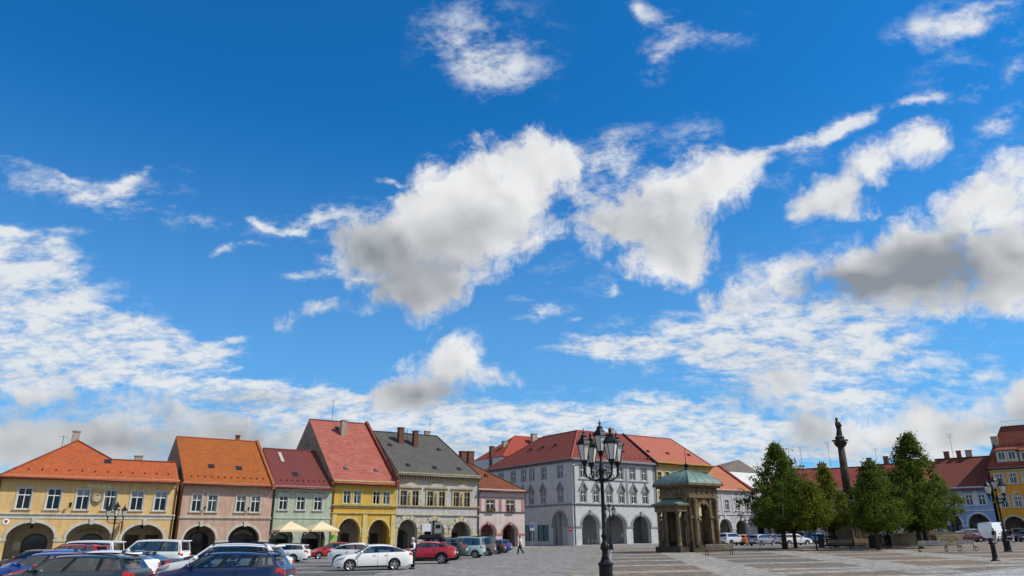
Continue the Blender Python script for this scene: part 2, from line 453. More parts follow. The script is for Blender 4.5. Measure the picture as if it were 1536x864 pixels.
def setts(name, cols, w=.14, joint=(.05, .048, .045), bandrot=None, bands=None, patch=.35):
    """stone setts; optional broad bands laid in another stone"""
    m, nt, b = nodes_of(name)
    co = N(nt, 'ShaderNodeTexCoord').outputs['Object']
    def stone(ca, cb, rot):
        br = N(nt, 'ShaderNodeTexBrick'); nt.links.new(mapping(nt, co, (1, 1, 1), rot), br.inputs['Vector'])
        br.inputs['Scale'].default_value = 1.0; br.inputs['Brick Width'].default_value = w * 1.25; br.inputs['Row Height'].default_value = w
        br.inputs['Mortar Size'].default_value = .014; br.inputs['Mortar Smooth'].default_value = .4; br.inputs['Bias'].default_value = 0
        br.inputs['Color1'].default_value = ca + (1,); br.inputs['Color2'].default_value = cb + (1,); br.inputs['Mortar'].default_value = joint + (1,)
        return br
    b1 = stone(cols[0], cols[1], .35)
    c, fac = b1.outputs['Color'], b1.outputs['Fac']
    # stone to stone differences, drawn out across several stones
    v = N(nt, 'ShaderNodeTexVoronoi'); nt.links.new(mapping(nt, co, (1, 1, 1)), v.inputs['Vector']); v.inputs['Scale'].default_value = 3.6
    if bands:
        mp = mapping(nt, co, (1, 1, 1), bandrot)
        sx = N(nt, 'ShaderNodeSeparateXYZ'); nt.links.new(mp, sx.inputs[0])
        wob = noise(nt, co, 1.2, 2)
        ad = N(nt, 'ShaderNodeMath', operation='MULTIPLY_ADD'); nt.links.new(wob, ad.inputs[0]); ad.inputs[1].default_value = .5; nt.links.new(sx.outputs['Y'], ad.inputs[2])
        dv = N(nt, 'ShaderNodeMath', operation='DIVIDE'); nt.links.new(ad.outputs[0], dv.inputs[0]); dv.inputs[1].default_value = bands['period']
        fr = N(nt, 'ShaderNodeMath', operation='FRACT'); nt.links.new(dv.outputs[0], fr.inputs[0])
        gt = N(nt, 'ShaderNodeMath', operation='GREATER_THAN'); nt.links.new(fr.outputs[0], gt.inputs[0]); gt.inputs[1].default_value = bands['light']
        b2 = stone(bands['cols'][0], bands['cols'][1], .0)
        b3 = stone(bands['cols2'][0], bands['cols2'][1], .0)
        dk = mixc(nt, maprange(nt, noise(nt, mapping(nt, co, (.05, .11, 1)), 1.0, 2), .45, .6, 0, 1), b2.outputs['Color'], b3.outputs['Color'])
        c = mixc(nt, gt.outputs[0], c, dk)
    c = mixc(nt, .85, c, maprange(nt, v.outputs['Color'], .1, .9, .5, 1.4), 'MULTIPLY')
    v2 = N(nt, 'ShaderNodeTexVoronoi'); nt.links.new(co, v2.inputs['Vector']); v2.inputs['Scale'].default_value = 1.3
    c = mixc(nt, .3, c, maprange(nt, v2.outputs['Color'], .1, .9, .6, 1.3), 'MULTIPLY')
    c = mixc(nt, maprange(nt, noise(nt, co, .35, 7, .7), .42, .68, 0, patch), c, tuple(x * .5 for x in cols[0]))
    c = mixc(nt, maprange(nt, noise(nt, co, 6.0, 5, .7), .5, .75, 0, .35), c, tuple(min(1, x * 1.35) for x in cols[1]))
    nt.links.new(c, b.inputs['Base Color'])
    b.inputs['Roughness'].default_value = .78; b.inputs['Specular IOR Level'].default_value = .25
    iv = N(nt, 'ShaderNodeMath', operation='SUBTRACT'); iv.inputs[0].default_value = 1.0; nt.links.new(fac, iv.inputs[1])
    ad = N(nt, 'ShaderNodeMath', operation='ADD'); nt.links.new(iv.outputs[0], ad.inputs[0]); nt.links.new(noise(nt, co, 9, 3), ad.inputs[1])
    bump(nt, ad.outputs[0], .8, .03, b)
    return m

WHITE = mat('white_joinery', (.62, .61, .57), .5, .08, 6)
CREAM = stucco('cream_trim', (.70, .66, .55), .25)
IRON = mat('black_iron', (.007, .007, .008), .5, .3, 8, .002, 0, .25)
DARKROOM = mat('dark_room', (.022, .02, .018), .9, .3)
PANE = glass_mat('window_glass', (.72, .74, .72), .0)
BLIND = mat('pale_blind', (.62, .63, .62), .8, .1, 5)
STONE = mat('old_sandstone', (.155, .112, .066), .92, .3, 1.6, .02, 0, .15, .75)
STONE_DARK = mat('blackened_sandstone', (.062, .05, .036), .92, .35, 1.8, .02, 0, .15, .6)
COPPER = mat('green_copper', (.125, .195, .165), .6, .22, 2.0, .004, .1, .3, .5)
BRICK_STACK = mat('chimney_brick', (.15, .07, .048), .9, .3, 5, .01, 0, .15, .4)
PALE_STACK = mat('chimney_render', (.34, .29, .24), .9, .15, 3, .006, 0, .15, .5)
GUTTER = mat('brown_red_gutter', (.12, .025, .018), .45, .2, 5)
GUTTER_GREY = mat('grey_zinc_gutter', (.16, .15, .14), .5, .2, 5, 0, .3)
DOORWOOD = mat('dark_door_wood', (.055, .03, .02), .6, .3, 6, .003)

# ------------------------------------------------------------------ ground
def sheet(name, pts, off, m, kind='structure', cuts=1):
    mb = MB(); mb.add([(p[0], p[1], G(p[0], p[1]) + off) for p in pts], [tuple(range(len(pts)))])
    o = mb.build(name, m, recalc=False)
    if o.data.polygons[0].normal.z < 0: o.data.flip_normals()
    o['kind'] = kind
    return o
ROADSTONE = setts('grey_road_setts', ((.20, .19, .172), (.31, .297, .272)), .16, patch=.3)
PLAZASTONE = setts('banded_plaza_setts', ((.29, .27, .225), (.41, .38, .32)), .15, bandrot=rad(-4),
                   bands=dict(period=7.4, light=.22, cols=((.16, .10, .055), (.27, .18, .10)), cols2=((.10, .09, .075), (.18, .16, .13))), patch=.25)
PARKSTONE = setts('banded_parking_setts', ((.24, .23, .215), (.32, .31, .29)), .13, bandrot=rad(-8),
                  bands=dict(period=6.5, light=.35, cols=((.085, .08, .075), (.14, .135, .125)), cols2=((.09, .085, .075), (.16, .15, .13))), patch=.3)
PATHSTONE = setts('pale_path_setts', ((.27, .25, .21), (.385, .36, .305)), .16, patch=.3)
APRONSTONE = setts('brown_apron_setts', ((.22, .195, .16), (.31, .285, .24)), .15, patch=.35)
SLABSTONE = setts('pavement_slabs', ((.29, .285, .27), (.36, .35, .33)), .5, patch=.2)
KERBSTONE = mat('granite_kerb', (.27, .265, .255), .85, .2, 4, .006, 0, .2, .3)

gnd = MB(); R_ = 4000.0
gnd.add([(-R_, -R_, G(-R_, -R_)), (R_, -R_, G(R_, -R_)), (R_, R_, G(R_, R_)), (-R_, R_, G(-R_, R_))], [(0, 1, 2, 3)])
gnd.build('ground', ROADSTONE, recalc=False)['kind'] = 'structure'
# parking court on the left, plaza on the right, pale diagonal paths across it
sheet('parking_court', [(-75, 40), (-7.2, 40), (-8.2, 58), (-9, 66), (-60, 66)], .004, PARKSTONE)
sheet('cobbled_apron', [tuple(gp(*q)[:2]) for q in ((835, 880), (868, 836), (893, 822), (912, 822), (906, 880))], .004, APRONSTONE)
PLZ = [tuple(gp(*q)[:2]) for q in ((909, 900), (917, 823), (1240, 819), (1536, 815))]
PLZ += [(78, 78), (78, 52)] + [tuple(gp(*q)[:2]) for q in ((1536, 852), (1420, 864), (1290, 885), (1100, 905))]
sheet('plaza', PLZ, .06, PLAZASTONE)
def strip(name, a, b, wa, m, off, wb=None):
    a, b = Vector(a[:2]), Vector(b[:2]); n = (b - a).normalized(); n = Vector((-n.y, n.x))
    wb = wb or wa
    return sheet(name, [tuple(a + n * wa / 2), tuple(a - n * wa / 2), tuple(b - n * wb / 2), tuple(b + n * wb / 2)], off, m)
strip('path', gp(1012, 829), gp(1215, 893), 3.2, PATHSTONE, .064, 2.6)
strip('path', gp(1165, 827.5), gp(1420, 862), 3.2, PATHSTONE, .064, 2.6)
strip('path', gp(1325, 826), gp(1530, 846), 2.4, PATHSTONE, .064)
strip('path', gp(1080, 866), gp(1536, 848.5), 2.2, PATHSTONE, .068)
sheet('pavement', [tuple(gp(*q)[:2]) for q in ((1300, 892), (1428, 866), (1545, 853.5), (1700, 840), (1700, 900))], .066, SLABSTONE)
# kerb stones along the plaza edge, one by one
def kerb_line(name, a, b, zoff, h, w=.22, step=1.0):
    a, b = Vector(a[:2]), Vector(b[:2]); L = (b - a).length; d = (b - a) / L; rz = math.atan2(d.y, d.x)
    root = empty(name, (a.x, a.y, G(a.x, a.y)), 0); root['kind'] = 'structure'
    mb = MB().box(.008, step - .008, -w / 2, w / 2, -.25, h)
    me = mb.mesh('kerb_stone')
    for i in range(int(L / step)):
        p = a + d * i * step
        o = put('kerb_stone', me, KERBSTONE, root, T(p.x - a.x, p.y - a.y, G(p.x, p.y) - G(a.x, a.y) + zoff + random.uniform(-.006, .006), rz + random.uniform(-.006, .006)))
kerb_line('plaza_kerb', gp(909, 895), gp(917, 823.5), 0, .10)
kerb_line('pavement_kerb', gp(1395, 869.5), gp(1545, 851.5), 0, .09, .3)

# ------------------------------------------------------------------ houses
class Frame:
    def __init__(s, O, rot):
        s.rot = rad(rot); s.M = T(O[0], O[1], 0, s.rot); s.I = s.M.inverted()
        s.cp = s.I @ CP
    def hit(s, px, py, axis, val):
        d = s.I.to_3x3() @ ray(px, py)
        return s.cp + d * ((val - s.cp[axis]) / d[axis])
    def slope(s, px, py, z0, m, y0=0.0):
        d = s.I.to_3x3() @ ray(px, py)      # z = z0 + m (y - y0)
        t = (z0 + m * (s.cp.y - y0) - s.cp.z) / (d.z - m * d.y)
        return s.cp + d * t
ROW = Frame((-1.9, 120.0), 34.0)      # long side of the square
END = Frame((80.0, 130.0), -40.0)     # short far side

class House:
    """an Empty at the left foot of its front; x runs along the front, y into the house"""
    def __init__(s, name, label, frame, left, right, cat='house', group=None):
        s.fr = frame
        a = frame.hit(left[0], left[1], 1, 0); b = frame.hit(right[0], right[1], 1, 0)
        s.s0 = a.x; s.L = b.x - a.x
        w = frame.M @ Vector((a.x, 0, 0)); s.z0 = G(w.x, w.y); s.w = w
        s.ze = (a.z + b.z) / 2 - s.z0
        s.o = empty(name, (w.x, w.y, s.z0), frame.rot, label, cat, group)
    def p(s, px, py, d=0.0):
        q = s.fr.hit(px, py, 1, d); return Vector((q.x - s.s0, q.y, q.z - s.z0))
    def gable(s, px, py, sx):
        q = s.fr.hit(px, py, 0, s.s0 + sx); return q.y, q.z - s.z0
    def onslope(s, px, py, ze, m, y0=0.0):
        q = s.fr.slope(px, py, ze + s.z0, m, y0); return Vector((q.x - s.s0, q.y, q.z - s.z0))
    def part(s, name, mb, m, M=None, smooth=False):
        return mb.build(name, m, s.o, M, smooth)

def arc(xl, xr, zs, zt, n=14):
    c, a, h = (xl + xr) / 2, (xr - xl) / 2, zt - zs
    return [(c - a * math.cos(math.pi * k / n), zs + h * math.sin(math.pi * k / n)) for k in range(n + 1)]
def facade(h, x0, x1, z0, z1, arches, holes, thick, m, M=None, name='wall'):
    out = [(x0, z0)]
    for (xl, xr, zs, zt) in sorted(arches):
        out += [(xl, z0)] + arc(xl, xr, zs, zt) + [(xr, z0)]
    out += [(x1, z0), (x1, z1), (x0, z1)]
    loops = [out] + [[(a, c), (a, d), (b, d), (b, c)] if not isinstance(a, list) else a for (a, b, c, d) in holes]
    flat = [p for l in loops for p in l]
    tri = tessellate_polygon([[Vector((p[0], p[1], 0)) for p in l] for l in loops])
    n = len(flat)
    mb = MB()
    fs = [tuple(t) for t in tri] + [tuple(n + i for i in t) for t in tri]
    b = 0
    for l in loops:
        k = len(l); fs += [(b + i, b + (i + 1) % k, n + b + (i + 1) % k, n + b + i) for i in range(k)]; b += k
    mb.add([(p[0], 0, p[1]) for p in flat] + [(p[0], thick, p[1]) for p in flat], fs)
    return h.part(name, mb, m, M)

def ring(xl, xr, zs, zt, zb, w, y0, y1):
    """archivolt band of width w round an opening, from y0 (front) to y1"""
    i = [(xl, zb)] + arc(xl, xr, zs, zt) + [(xr, zb)]
    o = [(xl - w, zb)] + arc(xl - w, xr + w, zs, zt + w) + [(xr + w, zb)]
    n = len(i); mb = MB()
    vs = [(p[0], y, p[1]) for y in (y0, y1) for l in (i, o) for p in l]
    fs = []
    for k in range(n - 1):
        fs += [(k, k + 1, n + k + 1, n + k), (2 * n + k, 3 * n + k, 3 * n + k + 1, 2 * n + k + 1), (n + k, n + k + 1, 3 * n + k + 1, 3 * n + k), (k, 2 * n + k, 2 * n + k + 1, k + 1)]
    fs += [(0, n, 3 * n, 2 * n), (n - 1, 3 * n - 1, 4 * n - 1, 2 * n - 1)]
    return mb.add(vs, fs)

WIN_CACHE = {}
def window_meshes(w, h, cross):
    key = (round(w, 2), round(h, 2), cross)
    if key in WIN_CACHE: return WIN_CACHE[key]
    t = .085; f = MB()
    x, z = w / 2, h / 2
    f.box(-x, -x + t, .10, .2, -z, z); f.box(x - t, x, .10, .2, -z, z); f.box(-x + t, x - t, .10, .2, -z, -z + t); f.box(-x + t, x - t, .10, .2, z - t, z)
    mul = MB(); zc = z - h * cross
    mul.box(-.045, .045, .095, .185, -z + t, z - t)
    mul.box(-x + t, -.045, .098, .185, zc - .05, zc + .05); mul.box(.045, x - t, .098, .185, zc - .05, zc + .05)
    bars = MB()
    zb = (-z + zc) / 2
    panes = []
    for (a, b, c, d) in ((-x + t, -.045, -z + t, zc - .05), (.045, x - t, -z + t, zc - .05), (-x + t, -.045, zc + .05, z - t), (.045, x - t, zc + .05, z - t)):
        panes.append(MB().add([(a, .15, c), (b, .15, c), (b, .15, d), (a, .15, d)], [(0, 1, 2, 3)]).mesh('pane', recalc=False))
    blind = MB().box(-x + t, x - t, .24, .25, zc - .02, z - .01).mesh('blind')
    curt = MB().box(-x + t, -x + t + w * .2, .26, .29, -z, z).box(x - t - w * .2, x - t, .26, .29, -z, z).mesh('curtain')
    WIN_CACHE[key] = (f.mesh('window'), mul.mesh('mullion'), panes, blind, curt)
    return WIN_CACHE[key]
def add_window(h, x, z, w, hh, M=None, cross=.33, sill=None, surround=None, blind=0, fmat=None, sw=.16, sd=.05):
    f, mul, panes, bl, cu = window_meshes(w, hh, cross)
    M = M or Matrix.Identity(4)
    o = put('window', f, fmat or WHITE, h.o, M @ T(x, 0, z))
    put('mullion', mul, fmat or WHITE, o)
    for p in panes: put('pane', p, PANE, o)
    if blind == 1: put('blind', bl, BLIND, o)
    elif blind == 2: put('curtain', cu, BLIND, o)
    if surround:
        X, Z = w / 2, hh / 2
        s = MB().box(-X - sw, -X, -sd, .08, -Z, Z + sw).box(X, X + sw, -sd, .08, -Z, Z + sw).box(-X, X, -sd, .08, Z, Z + sw)
        s.build('surround', surround, o)
    if sill:
        X, Z = w / 2, hh / 2
        MB().box(-X - sw - .06, X + sw + .06, -.16, .1, -Z - .12, -Z).build('sill', sill, o)
    return o
def cornice(h, x0, x1, z, prof, m, M=None, name='cornice'):
    """moulding swept along the front; prof = [(out, dz0, dz1), ...]"""
    mb = MB()
    for (out, a, b) in prof: mb.box(x0 - min(out, .1) * .5, x1 + min(out, .1) * .5, -out, .02, z + a, z + b)
    return h.part(name, mb, m, M)

def roof_faces(h, polys, m, name='roof', th=.14, M=None, eave_dir=None):
    """polys = lists of points; UVs in metres along / up each slope"""
    vs, fs, uvs = [], [], []
    for poly in polys:
        P = [Vector(p) for p in poly]
        n = (P[1] - P[0]).cross(P[2] - P[0]).normalized()
        if n.z < 0: P.reverse(); n = -n
        along = Vector((-n.y, n.x, 0));
        along = along.normalized() if along.length > 1e-4 else Vector((1, 0, 0))
        up = n.cross(along)
        b = len(vs); k = len(P)
        vs += [tuple(p) for p in P] + [tuple(p - Vector((0, 0, th))) for p in P]
        fs.append(tuple(range(b, b + k))); uvs.append([(p.dot(along), p.dot(up)) for p in P])
        fs.append(tuple(range(b + 2 * k - 1, b + k - 1, -1))); uvs.append([(0, 0)] * k)
        for i in range(k):
            j = (i + 1) % k
            fs.append((b + i, b + k + i, b + k + j, b + j)); uvs.append([(0, 0)] * 4)
    me = bpy.data.meshes.new(name); me.from_pydata(vs, [], fs)
    ul = me.uv_layers.new(name='UVMap')
    for poly, u in zip(me.polygons, uvs):
        for li, c in zip(poly.loop_indices, u): ul.data[li].uv = c
    return put(name, me, m, h.o, M)
def ridge_cap(h, roof, pts, m, r=.13):
    MB().tube(pts, r, 6).build('ridge_tiles', m, roof)
def gutter(h, x0, x1, z, y, m, M=None, r=.11):
    return h.part('gutter', MB().tube([(x0, y, z), (x1, y, z)], r, 8), m, M, True)
def downpipe(h, x, z0, z1, m, y=-.1, M=None):
    return h.part('downpipe', MB().tube([(x, -.6, z1 - .1), (x, y, z1 - .6), (x, y, z0)], .065, 8), m, M, True)
SKYL = {'a': MB().box(-.375, .375, -.45, .45, 0, .09).mesh('skylight'), 'b': MB().box(-.295, .295, -.37, .37, .094, .1).mesh('skylight_pane'),
        'c': MB().box(-.06, .06, -.12, .12, 0, .14).mesh('snow_guard'), 'v': MB().taper((0, 0), .3, .35, 0, .22, .2, .26).mesh('roof_vent')}
def skylight(h, roof, p, mslope):
    a = math.atan(mslope)
    M = Matrix.Translation(p) @ Matrix.Rotation(a, 4, 'X')
    o = put('skylight', SKYL['a'], mat('skylight_frame', (.05, .035, .03), .5), roof, M)
    put('skylight_pane', SKYL['b'], mat('skylight_glass', (.02, .022, .025), .15, .1, 3, 0, 0, .5), o)
def roof_vent(h, roof, p, mslope, m):
    put('roof_vent', SKYL['v'], m, roof, Matrix.Translation(p) @ Matrix.Rotation(math.atan(mslope), 4, 'X'))
def snow_guards(h, roof, x0, x1, n, ze, m, mt, y=.9):
    for i in range(n):
        x = x0 + (x1 - x0) * (i + .5) / n
        put('snow_guard', SKYL['c'], mt, roof, Matrix.Translation((x, y, ze + m * y)) @ Matrix.Rotation(math.atan(m), 4, 'X'))
def chimney(h, p, w, d, z0, z1, m, pots=0):
    c = MB().box(-w / 2, w / 2, -d / 2, d / 2, z0, z1).build('chimney', m, h.o, T(p[0], p[1], 0))
    MB().box(-w / 2 - .07, w / 2 + .07, -d / 2 - .07, d / 2 + .07, z1, z1 + .14).build('chimney_cap', m, c)
    for i in range(pots):
        MB().lathe([(.13, z1 + .14), (.11, z1 + .55)], 8, ((i - (pots - 1) / 2) * .4, 0)).build('chimney_pot', BRICK_STACK, c)
    return c
def antenna(h, p, z0, z1, m=None, bars=4, rz=.6):
    mb = MB().tube([(0, 0, z0), (0, 0, z1)], .03, 5)
    for i in range(bars):
        z = z1 - .15 - i * .35; l = .7 - .08 * i
        mb.tube([(-l * math.cos(rz), -l * math.sin(rz), z), (l * math.cos(rz), l * math.sin(rz), z)], .018, 4)
    h.part('antenna', mb, IRON if m is None else m, T(p[0], p[1], 0))

SHOPC = [mat('notice_cream', (.5, .46, .36), .7, .3, 9), mat('notice_teal', (.08, .16, .18), .6, .4, 9), mat('notice_ochre', (.32, .19, .07), .7, .4, 9)]
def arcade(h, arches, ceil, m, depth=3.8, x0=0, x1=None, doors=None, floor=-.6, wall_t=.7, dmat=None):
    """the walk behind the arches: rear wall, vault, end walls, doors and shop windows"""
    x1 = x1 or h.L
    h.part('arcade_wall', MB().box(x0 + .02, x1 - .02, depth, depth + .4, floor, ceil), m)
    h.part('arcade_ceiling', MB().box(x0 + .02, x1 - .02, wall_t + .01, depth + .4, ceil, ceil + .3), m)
    for i, (xl, xr, zs, zt) in enumerate(sorted(arches)):
        k = (doors or ['door', 'shop'])[i % len(doors or [1, 2])]
        # the line of sight runs towards the right, so the rear wall shows what lies further right
        c = (xl + xr) / 2 + .45
        if k == 'door':
            d = h.part('door', MB().box(-.62, .62, -.06, .0, 0, 2.5), dmat or DOORWOOD, T(c + .5, depth, -.02))
            MB().box(-.5, -.06, -.075, -.06, 1.2, 2.3).box(.06, .5, -.075, -.06, 1.2, 2.3).build('door_panel', mat('door_glass', (.03, .03, .035), .15, .1, 3, 0, 0, .5), d)
        elif k == 'two':
            for q in (-1.1, 1.1):
                d = h.part('door', MB().box(-.75, .75, -.06, .0, 0, 2.7), dmat or DOORWOOD, T(c + q, depth, -.02))
        elif k == 'shop':
            o = [(-1.25, 0)] + arc(-1.25, 1.25, 1.9, 2.9, 10) + [(1.25, 0)]
            d = h.part('shop_window', MB().prism(o, -.05, 0), mat('dark_shop_frame', (.03, .026, .022), .5), T(c + .2, depth, -.02))
            i2 = [(-1.1, .5)] + arc(-1.1, 1.1, 1.85, 2.72, 10) + [(1.1, .5)]
            MB().prism(i2, -.062, -.05).build('shop_pane', mat('shop_glass', (.025, .028, .03), .08, .2, 2, 0, 0, .6), d)
        elif k == 'rect':
            d = h.part('shop_window', MB().box(-1.3, 1.3, -.05, 0, .4, 2.7), mat('dark_shop_frame', (.03, .026, .022), .5), T(c + .2, depth, -.02))
            MB().box(-1.2, -.03, -.062, -.05, .5, 2.6).box(.03, 1.2, -.062, -.05, .5, 2.6).build('shop_pane', mat('shop_glass', (.025, .028, .03), .08, .2, 2, 0, 0, .6), d)
        h.part('notice_board', MB().box(-.35, .35, -.05, 0, 1.1, 2.0), [SHOPC[0], SHOPC[1], SHOPC[2]][(i + int(h.L)) % 3], T(c - 1.5, depth, 0))
        if i % 2 == 0:
            l = h.part('arcade_lantern', MB().tube([(0, 0, ceil), (0, 0, ceil - .5)], .02, 5).lathe([(.1, ceil - .9), (.16, ceil - .55), (.03, ceil - .45)], 6), IRON, T((xl + xr) / 2, 1.8, 0))
def body(h, ze, depth, m, ceil, x0=0, x1=None, wall_t=.7, back=3.8, floor=-.6):
    """the rest of the house behind the front wall"""
    x1 = x1 or h.L
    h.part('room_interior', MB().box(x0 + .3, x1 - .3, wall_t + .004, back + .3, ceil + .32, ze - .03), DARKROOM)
    h.part('side_wall', MB().box(x0 + .002, x0 + .3, wall_t, depth, floor, ze - .02), m)
    h.part('side_wall', MB().box(x1 - .3, x1 - .002, wall_t, depth, floor, ze - .02), m)
    h.part('rear_wall', MB().box(x0 + .3, x1 - .3, depth - .3, depth, floor, ze - .02), m)
def text_mesh(txt, size, depth=.02, curve=None):
    c = bpy.data.curves.new('lettering', 'FONT'); c.body = txt; c.size = size; c.extrude = depth; c.align_x = 'CENTER'; c.align_y = 'CENTER'
    o = bpy.data.objects.new('tmp', c); COL.objects.link(o)
    dg = bpy.context.evaluated_depsgraph_get(); dg.update()
    me = bpy.data.meshes.new_from_object(o.evaluated_get(dg))
    bpy.data.objects.remove(o)
    if curve:
        for v in me.vertices:
            r = curve + v.co.y; a = v.co.x / curve
            v.co.x, v.co.y = r * math.sin(a), r * math.cos(a) - curve
    return me
RX = Matrix.Rotation(math.pi / 2, 4, 'X')
def lettering(h, txt, x, y, z, size, m, M=None, curve=None, name='lettering', parent=None):
    return put(name, text_mesh(txt, size, .02, curve), m, parent or h.o, (M or Matrix.Identity(4)) @ Matrix.Translation((x, y, z)) @ RX)

def gable_roof(h, ze, ridge, m, x0=0, x1=None, ov=.64, capm=None, closed=True, gable_m=None, hipR=0.0, hipL=0.0, th=.14):
    """ridge = (depth, height); returns roof object and slope"""
    x1 = x1 or h.L; d, zr = ridge; sl = (zr - ze) / d
    z = lambda y: ze + sl * (d - abs(y - d))
    a, b = (x0, -ov, z(-ov)), (x1, -ov, z(-ov)); c, e = (x1 - hipR, d, zr), (x0 + hipL, d, zr)
    f, g_ = (x1, 2 * d + ov, z(-ov)), (x0, 2 * d + ov, z(-ov))
    polys = [[a, b, c, e], [e, c, f, g_]]
    if hipR: polys.append([b, f, c])
    if hipL: polys.append([g_, a, e])
    r = roof_faces(h, polys, m, th=th)
    ridge_cap(h, r, [e, c], capm or GUTTER)
    if hipR: ridge_cap(h, r, [b, c], capm or GUTTER)
    if hipL: ridge_cap(h, r, [a, e], capm or GUTTER)
    gm = gable_m
    if gm:
        tri = [(0.05, ze - .03), (d, zr - .17 - 0.05 * sl), (2 * d - .05, ze - .03)]
        if not hipL: h.part('gable_wall', MB().prism(tri, x0 + .004, x0 + .3, 'x'), gm)
        if not hipR: h.part('gable_wall', MB().prism(tri, x1 - .3, x1 - .004, 'x'), gm)
    return r, sl
def firewall(h, x0, x1, ze, d, zr, m, up=.35):
    """parapet wall standing proud of the roof at a party wall"""
    o = [(-.68, ze - .75), (-.68, ze + up - .42), (d, zr + up), (2 * d, ze + up), (2 * d, ze - .5)]
    return h.part('firewall', MB().prism(o, x0, x1, 'x'), m)

# ------------------------------------------------------------------ the houses of the square
def AR(h, xl, xr, ys, yt):
    a, b, t = h.p(xl, ys), h.p(xr, ys), h.p((xl + xr) / 2, yt)
    return (a.x, b.x, (a.z + b.z) / 2, t.z)
def rect(p, w, hh): return (p.x - w / 2, p.x + w / 2, p.z - hh / 2, p.z + hh / 2)
def arch_trim(h, arches, m, w=.3, out=.07, key=True, impost=True, M=None, pier=True, keyh=.75):
    for (xl, xr, zs, zt) in arches:
        t = h.part('arch_trim', ring(xl, xr, zs, zt, zs + .02, w, -out, .1), m, M)
        if key: MB().taper(((xl + xr) / 2, -.08), .17, .1, zt - .12, .24, .1, zt + keyh).build('keystone', m, t)
    if impost:
        s = sorted(arches); xs = [0.0] + [v for a in s for v in (a[0], a[1])] + [h.L]
        for i in range(0, len(xs), 2):
            a, b = xs[i], xs[i + 1]
            if b - a > .15:
                zs = s[min(i // 2, len(s) - 1)][2]
                h.part('impost', MB().box(a - .06 if i else a, b + .06 if i + 2 < len(xs) else b, -.09, .1, zs - .22, zs).box(a - .03 if i else a, b + .03 if i + 2 < len(xs) else b, -.06, .1, zs - .34, zs - .22), m, M)
PAVE = SLABSTONE

# 1 --- town hall -------------------------------------------------------------
OCHRE = stucco('pale_yellow_render', (.84, .57, .25), .2)
h = House('town_hall', 'cream yellow town hall with three arches, coat of arms and orange tiled roof', ROW, (2.2, 708.7), (269, 719), 'town hall')
ze = h.ze
A_ = [AR(h, 8.3, 81, 807.5, 783.5), AR(h, 98.6, 166, 808, 785), AR(h, 182, 244.4, 809, 786.5)]
W_ = [h.p(x, y) for x, y in ((36.4, 746.2), (80.8, 747.6), (124, 749.3), (165.2, 750.3), (205.3, 751.7), (240.6, 752.8))]
zc = sum(p.z for p in W_) / 6
for p in W_: p.z = zc
ww, wh = 1.32, 2.25
facade(h, 0, h.L, -.6, ze - .3, A_, [rect(p, ww, wh) for p in W_], .7, OCHRE)
for i, p in enumerate(W_): add_window(h, p.x, p.z, ww, wh, sill=CREAM, surround=CREAM, blind=[0, 0, 1, 2, 1, 1][i])
zl = h.p(130, 773).z
cornice(h, 0, h.L, zl, [(.10, -.12, .05), (.2, .05, .17), (.06, -.4, -.12)], CREAM)
cornice(h, 0, h.L, ze - .42, [(.10, -.25, 0), (.2, 0, .14), (.28, .14, .30)], stucco('yellow_cornice_light', (.76, .56, .30), .2))
arch_trim(h, A_, CREAM, .32, keyh=.55)
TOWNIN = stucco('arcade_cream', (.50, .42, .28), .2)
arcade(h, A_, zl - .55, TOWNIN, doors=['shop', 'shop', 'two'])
body(h, ze, 14, OCHRE, zl - .55)
sl = .62
TILE_O = tiles('orange_roof_tiles', (.47, .115, .035), (.38, .09, .03), dirtf=.28)
E_ = lambda px, py: h.onslope(px, py, ze, sl)
eL, eR = (-.35, -.74, ze - .74 * sl), (h.L - .05, -.74, ze - .74 * sl)
apex = E_(117, 661); rM = E_(168, 689.5); rR = h.onslope(272, 693, ze, sl); rR.x = h.L - .05; rR.y = rM.y; rR.z = rM.z
bk = apex.y * 2
roof = roof_faces(h, [[eL, eR, rR, rM, apex], [eL, apex, (-.35, bk, ze - .2)], [apex, rM, (rM.x + 4.0, bk - rM.y, ze - .2), (rM.x + 4.0, bk, ze - .2)], [rM, rR, (rR.x, 2 * rR.y, ze), (rM.x + 4, 2 * rR.y, ze)]], TILE_O)
ridge_cap(h, roof, [eL, apex], TILE_O); ridge_cap(h, roof, [apex, rM, rR], TILE_O)
gutter(h, -.35, h.L - .05, ze - .74 * sl - .06, -.82, GUTTER); downpipe(h, .12, -.3, ze - .3, GUTTER); downpipe(h, h.L - .15, -.3, ze - .3, GUTTER)
skylight(h, roof, E_(162, 692.5), sl); snow_guards(h, roof, .5, h.L - .5, 13, ze, sl, GUTTER)
chimney(h, (apex.x - .3, apex.y + .3), .8, .7, apex.z - .8, apex.z + 1.1, PALE_STACK)
chimney(h, (h.L - 4.2, rR.y + 2), .9, .6, rR.z - 1.5, rR.z + .7, PALE_STACK)
antenna(h, (apex.x - 1.6, apex.y + .6), apex.z - 1.5, apex.z + .6, bars=1)
GOLD = mat('dull_letter_brown', (.30, .24, .14), .6, .1)
pt = h.p(149.4, 728.9); lettering(h, 'RADNICE', pt.x, -.06, pt.z, .56, mat('pale_relief_letters', (.84, .78, .62), .7, .05))
pc = h.p(145, 748); sh = [(-.55, .6), (.55, .6), (.55, -.1), (.3, -.5), (0, -.68), (-.3, -.5), (-.55, -.1)]
coat = h.part('coat_of_arms', MB().prism([(a * 1.15, b * 1.15) for a, b in sh], -.1, .01), mat('carved_stone_brown', (.17, .12, .07), .9, .3, 5), T(pc.x, 0, pc.z))
relief = MB()
